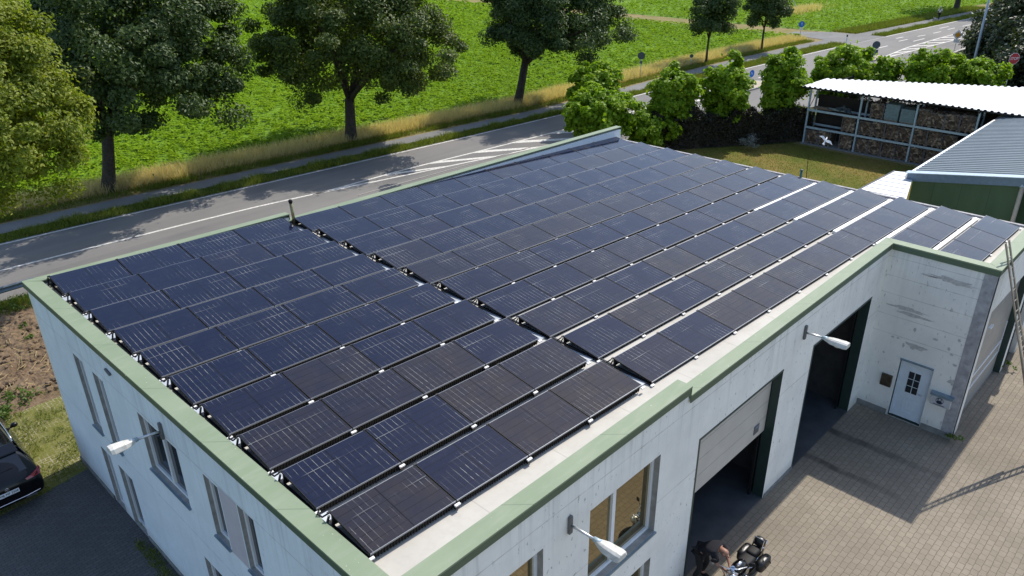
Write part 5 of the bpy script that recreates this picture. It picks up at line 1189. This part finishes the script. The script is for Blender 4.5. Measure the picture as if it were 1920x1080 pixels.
    for sy in (-1,1):
        m=MB(); m.tube([W(.10,sy*.15,.30),W(.32,sy*.30,.36),W(.36,sy*.30,.58),W(.20,sy*.13,.66)],.016,7); m.build('crash_bar',M['chrome'],root,smooth=True)
    m=MB(); m.bar(W(.05,.12,.33),W(.02,.32,.02),.022); m.build('side_stand',M['darksteel'],root)
    for sy in (-1,1): MB().tube([W(.30,sy*.14,.30),W(.32,sy*.34,.31)],.022,8).build('footrest',M['rubber'],root)
M['leather']=plain('black_leather',(.012,.012,.013),.38,var=.3,scale=18)
motorcycle()
# ------------------------------------------------------------------ parked car: rear to the viewer, length along +y
def car():
    o=Vector((-2.60,-.93,.018)); root=thing('parked_car','black estate car parked beside the gable wall, rear towards the viewer','car',o)
    W=lambda x,y,z:(o.x+x,o.y+y,o.z+z)
    # half profile rings along the length: y, list of (x,z) from floor to roof centre
    def ring(y,w,zb,zs,zw,gw,gz,rw,rz): return y,[(w*.80,zb),(w*.97,zb+.08),(w,zs),(w*.985,(zs+zw)/2+.06),(w*.95,zw),(gw,gz),(rw,rz-.03),(rw*.55,rz),(0,rz+.012)]
    rings=[ring(.0,.74,.42,.52,.70,.70,.74,.60,.78),ring(.05,.84,.30,.52,.80,.78,.88,.66,.93),ring(.16,.885,.26,.54,.92,.82,1.00,.69,1.05),ring(.42,.90,.24,.56,.98,.83,1.10,.66,1.26),ring(.72,.905,.22,.57,.99,.80,1.18,.60,1.47),ring(.95,.905,.22,.57,.99,.79,1.20,.60,1.54),ring(1.5,.91,.22,.57,.99,.80,1.20,.61,1.58),ring(2.3,.91,.22,.57,.98,.80,1.19,.61,1.58),ring(2.9,.91,.22,.57,.97,.79,1.15,.58,1.50),ring(3.45,.905,.22,.57,.97,.78,1.04,.55,1.18),ring(3.7,.90,.22,.57,.96,.74,.99,.5,1.02),ring(4.3,.87,.24,.56,.86,.68,.90,.45,.93),ring(4.62,.78,.28,.52,.74,.6,.78,.4,.80),ring(4.75,.62,.36,.5,.62,.5,.66,.3,.68)]
    vs=[];fs=[];n=len(rings[0][1]); k=2*n-1
    for y,pr in rings:
        full=[(x,z) for x,z in pr]+[(-x,z) for x,z in reversed(pr[:-1])]; vs+=[W(x,y,z) for x,z in full]
    for i in range(len(rings)-1):
        for j in range(k-1): fs.append((i*k+j,i*k+j+1,(i+1)*k+j+1,(i+1)*k+j))
        fs.append((i*k+k-1,i*k,(i+1)*k,(i+1)*k+k-1))
    fs.append(tuple(range(k))); fs.append(tuple(reversed(range((len(rings)-1)*k,len(rings)*k))))
    b=MB().add(vs,fs).build('body',M['carpaint'],root,smooth=True); md=b.modifiers.new('s','SUBSURF'); md.levels=1; md.render_levels=2
    # rear window and side windows, thin panes standing just proud
    g=MB(); g.add([W(*p) for p in ((-.60,.215,1.085),(.60,.215,1.085),(.54,.70,1.475),(-.54,.70,1.475),(-.60,.235,1.07),(.60,.235,1.07),(.54,.72,1.46),(-.54,.72,1.46))],[(0,1,2,3),(7,6,5,4),(0,4,5,1),(1,5,6,2),(2,6,7,3),(3,7,4,0)]); rw=g.build('rear_window',M['glass'],root)
    MB().tube([W(-.2,.33,1.19),W(.32,.34,1.20)],.009,5).build('wiper',M['black'],rw)
    sp=MB(); sp.add([W(*p) for p in ((-.60,.62,1.50),(.60,.62,1.50),(.58,1.0,1.572),(-.58,1.0,1.572),(-.60,.60,1.47),(.60,.60,1.47),(.58,1.0,1.55),(-.58,1.0,1.55))],[(0,1,2,3),(7,6,5,4),(0,4,5,1),(1,5,6,2),(2,6,7,3),(3,7,4,0)]); sp.build('roof_spoiler',M['carpaint'],root,bevel=.01)
    for sx in (-1,1):
        g=MB(); 
        for (y0,y1,t0,t1) in ((.55,.95,.80,1.02),(1.02,1.72,1.06,1.72),(1.80,2.95,1.80,2.50)):
            P=[(sx*.862,y0,1.02),(sx*.862,y1,1.02),(sx*.672,t1,1.46),(sx*.672,t0,1.46)]; q=[W(*p) for p in P]+[W(p[0]-sx*.02,p[1],p[2]) for p in P]; g.add(q,[(0,1,2,3),(7,6,5,4),(0,4,5,1),(1,5,6,2),(2,6,7,3),(3,7,4,0)])
        g.build('side_window',M['glass'],root)
        MB().tube([W(sx*.60,.98,1.60),W(sx*.625,1.5,1.625),W(sx*.625,2.3,1.62),W(sx*.59,2.85,1.55)],.016,6).build('roof_rail',M['chrome'],root,smooth=True)
        tl=MB(); tl.add([W(*p) for p in ((sx*.34,.075,.86),(sx*.70,.055,.90),(sx*.85,.11,.93),(sx*.868,.30,.99),(sx*.80,.17,1.0),(sx*.62,.10,.955),(sx*.34,.085,.885))],[tuple(range(7))]); 
        v=[W(*p) for p in ((sx*.30,.052,.845),(sx*.66,.022,.875),(sx*.845,.055,.90),(sx*.90,.26,.965),(sx*.86,.24,1.02),(sx*.79,.10,.99),(sx*.62,.052,.935),(sx*.30,.066,.88))]; v2=[(p[0]-sx*.0,p[1]+.05,p[2]) for p in v]
        MB().add(v+v2,[tuple(range(8)),tuple(range(15,7,-1))]+[(i,(i+1)%8,8+(i+1)%8,8+i) for i in range(8)]).build('tail_light',M['tail'],root)
        for y in (.86,3.72):
            w_=MB().torus(W(sx*.80,y,.33),.245,.095,(1,0,0),24,8).build('wheel',M['rubber'],root,smooth=True)
            r=MB(); r.tube([W(sx*.78,y,.33),W(sx*.875,y,.33)],.05,10)
            for q in range(10): a=q*.628; r.bar(W(sx*.87,y+math.cos(a)*.04,.33+math.sin(a)*.04),W(sx*.865,y+math.cos(a)*.2,.33+math.sin(a)*.2),.03,.02)
            r.torus(W(sx*.86,y,.33),.20,.014,(1,0,0),24,6); r.build('rim',M['alu'],w_)
        m_=MB(); m_.ball(W(sx*.99,2.72,1.06),(.10,.08,.075),12,8).bar(W(sx*.88,2.75,1.0),W(sx*.95,2.73,1.03),.05); m_.build('mirror',M['carpaint'],root,smooth=True)
        MB().box(*sorted((o.x+sx*.35,o.x+sx*.62)),o.y-.012,o.y+.05,o.z+.355,o.z+.40).build('exhaust_trim',M['chrome'],root)
    MB().tube([W(-.72,.03,.43),W(-.4,-.012,.425),W(.4,-.012,.425),W(.72,.03,.43)],.012,6).build('bumper_trim',M['chrome'],root)
    pl=MB(); pl.add([W(*p) for p in ((-.26,-.014,.655),(.26,-.014,.655),(.26,.004,.765),(-.26,.004,.765),(-.26,.02,.65),(.26,.02,.65),(.26,.03,.76),(-.26,.03,.76))],[(0,1,2,3),(7,6,5,4),(0,4,5,1),(1,5,6,2),(2,6,7,3),(3,7,4,0)])
    p_=pl.build('number_plate',M['white'],root); up=Vector((0,.018,.11)).normalized()
    MB().add([W(*p) for p in ((-.258,-.0165,.657),(-.215,-.0165,.657),(-.215,.0015,.763),(-.258,.0015,.763))],[(0,1,2,3)]).build('euro_band',M['blue'],p_)
    text_obj('ME MP 2308',.085,M['black'],p_,W(.02,-.0095,.709),(1,0,0),up)
    em=MB(); cN=Vector(W(.0,.006,.83)); nn=Vector((0,-.95,.25)).normalized(); em.torus(cN,.045,.005,nn,20,6)
    u=Vector((1,0,0)); v=nn.cross(u)*-1
    for a in (90,210,330): em.tube([cN,cN+u*math.cos(R(a))*.043+v*math.sin(R(a))*.043],[.008,.003],5)
    em.build('emblem',M['chrome'],root)
car()
# ------------------------------------------------------------------ white bird gliding over the lawn
bd=thing('bird','white bird flying with spread wings over the shaded lawn','bird',(36.14,-5.43,3.17))
B=Vector((36.14,-5.43,3.17)); f=Vector(tuple(CR[:,0]*.50+CR[:,1]*.80-CR[:,2]*.25)).normalized(); rt=Vector(tuple(CR[:,0]*.80-CR[:,1]*.58)).normalized(); up_=rt.cross(f).normalized()
J={'tail':(B-f*.20,.016),'rump':(B-f*.10,.040),'breast':(B+f*.03,.058),'neck':(B+f*.12,.034),'head':(B+f*.17,.032),'beak':(B+f*.225,.008)}
skinned('body',J,[('tail','rump'),('rump','breast'),('breast','neck'),('neck','head'),('head','beak')],'breast',M['white'],bd)
for s_ in (-1,1):
    w_=MB(); P=[(.05,.02,.0),(.14,.08,.05),(.26,.07,.09),(.44,-.05,.05),(.30,-.055,.075),(.15,-.07,.05),(.05,-.075,.0)]
    top=[B+rt*s_*a+f*b+up_*c for a,b,c in P]; bot=[p-up_*.010 for p in top]
    w_.add(top+bot,[tuple(range(7)),tuple(range(13,6,-1))]+[(i,(i+1)%7,7+(i+1)%7,7+i) for i in range(7)]); w_.build('wing',M['white'],bd)
w_=MB(); P=[(-.03,-.14),(.03,-.14),(.075,-.30),(0,-.31),(-.075,-.30)]; top=[B+rt*a+f*b for a,b in P]; bot=[p-up_*.008 for p in top]; w_.add(top+bot,[tuple(range(5)),tuple(range(9,4,-1))]+[(i,(i+1)%5,5+(i+1)%5,5+i) for i in range(5)]); w_.build('tail',M['white'],bd)
# ------------------------------------------------------------------ person with small dog on the far path
wk=thing('person','person in white top walking on the far path','person',(116.7,14.1,.03)); Bx=Vector((116.7,14.1,.035)); d=Vector((-.94,.2,0)).normalized(); s=Vector((-d.y,d.x,0))
V=lambda a,b,z: Bx+d*a+s*b+Vector((0,0,z))
J={'pelvis':(V(0,0,.92),.14,.11),'belly':(V(0,0,1.1),.135,.105),'chest':(V(.02,0,1.30),.16,.11),'neck':(V(.03,0,1.47),.055),'head0':(V(.045,0,1.57),.085),'head1':(V(.045,0,1.67),.085)}
E_=[('pelvis','belly'),('belly','chest'),('chest','neck'),('neck','head0'),('head0','head1')]
for n_,sg,sw in (('L',1,.16),('R',-1,-.16)):
    J.update({'sh'+n_:(V(.02,sg*.19,1.40),.06),'el'+n_:(V(-sw*.5,sg*.25,1.14),.043),'wr'+n_:(V(.12-sw,sg*.24,.92),.03),'ha'+n_:(V(.16-sw,sg*.24,.85),.034),'hip'+n_:(V(0,sg*.09,.86),.09),'kn'+n_:(V(sw+.04,sg*.09,.48),.06),'an'+n_:(V(sw*1.3-.06,sg*.09,.08),.04),'to'+n_:(V(sw*1.3+.12,sg*.09,.04),.035)})
    E_+=[('chest','sh'+n_),('sh'+n_,'el'+n_),('el'+n_,'wr'+n_),('wr'+n_,'ha'+n_),('pelvis','hip'+n_),('hip'+n_,'kn'+n_),('kn'+n_,'an'+n_),('an'+n_,'to'+n_)]
bw=skinned('body',J,E_,'pelvis',M['skin'],wk,1)
sh={k:(J[k][0],)+tuple(r*1.16 for r in J[k][1:]) for k in ('pelvis','belly','chest','shL','elL','shR','elR')}; skinned('top',sh,[('pelvis','belly'),('belly','chest'),('chest','shL'),('shL','elL'),('chest','shR'),('shR','elR')],'pelvis',M['white'],wk,1)
tr_={k:(J[k][0],)+tuple(r*1.2 for r in J[k][1:]) for k in ('pelvis','hipL','knL','anL','hipR','knR','anR')}; tr_['pelvis']=(V(0,0,.93),.17,.13); skinned('trousers',tr_,[('pelvis','hipL'),('hipL','knL'),('knL','anL'),('pelvis','hipR'),('hipR','knR'),('knR','anR')],'pelvis',M['navy'],wk,1)
MB().ball(V(.02,0,1.70),(.10,.10,.085)).build('hair',plain('fair_hair',(.45,.40,.32),.8),wk,smooth=True)
dg_=thing('dog','small pale dog walking ahead of the person on the far path','dog',(115.7,14.3,.03)); Bx=Vector((115.7,14.3,.035))
J={'rump':(V(-.16,0,.28),.075,.07),'belly':(V(-.02,0,.27),.070),'chest':(V(.13,0,.28),.088),'neck':(V(.21,0,.36),.055),'skull':(V(.28,0,.43),.058),'muzzle':(V(.37,0,.40),.028),'tail0':(V(-.24,0,.34),.02),'tail1':(V(-.30,0,.44),.012)}
E_=[('rump','belly'),('belly','chest'),('chest','neck'),('neck','skull'),('skull','muzzle'),('rump','tail0'),('tail0','tail1')]
for n_,sg in (('L',.06),('R',-.06)):
    J.update({'fe'+n_:(V(.13,sg,.20),.03),'fk'+n_:(V(.14,sg,.10),.018),'fp'+n_:(V(.15,sg,.02),.020),'hs'+n_:(V(-.15,sg,.20),.042),'hk'+n_:(V(-.20,sg,.11),.02),'hp'+n_:(V(-.17,sg,.02),.020)})
    E_+=[('chest','fe'+n_),('fe'+n_,'fk'+n_),('fk'+n_,'fp'+n_),('rump','hs'+n_),('hs'+n_,'hk'+n_),('hk'+n_,'hp'+n_)]
db=skinned('body',J,E_,'belly',plain('pale_fur',(.55,.50,.42),.9),dg_,1)
for sg in (-.05,.05): MB().ball(V(.27,sg,.47),(.02,.02,.04),6,5).build('ear',plain('ear_fur',(.25,.18,.12),.9),db)
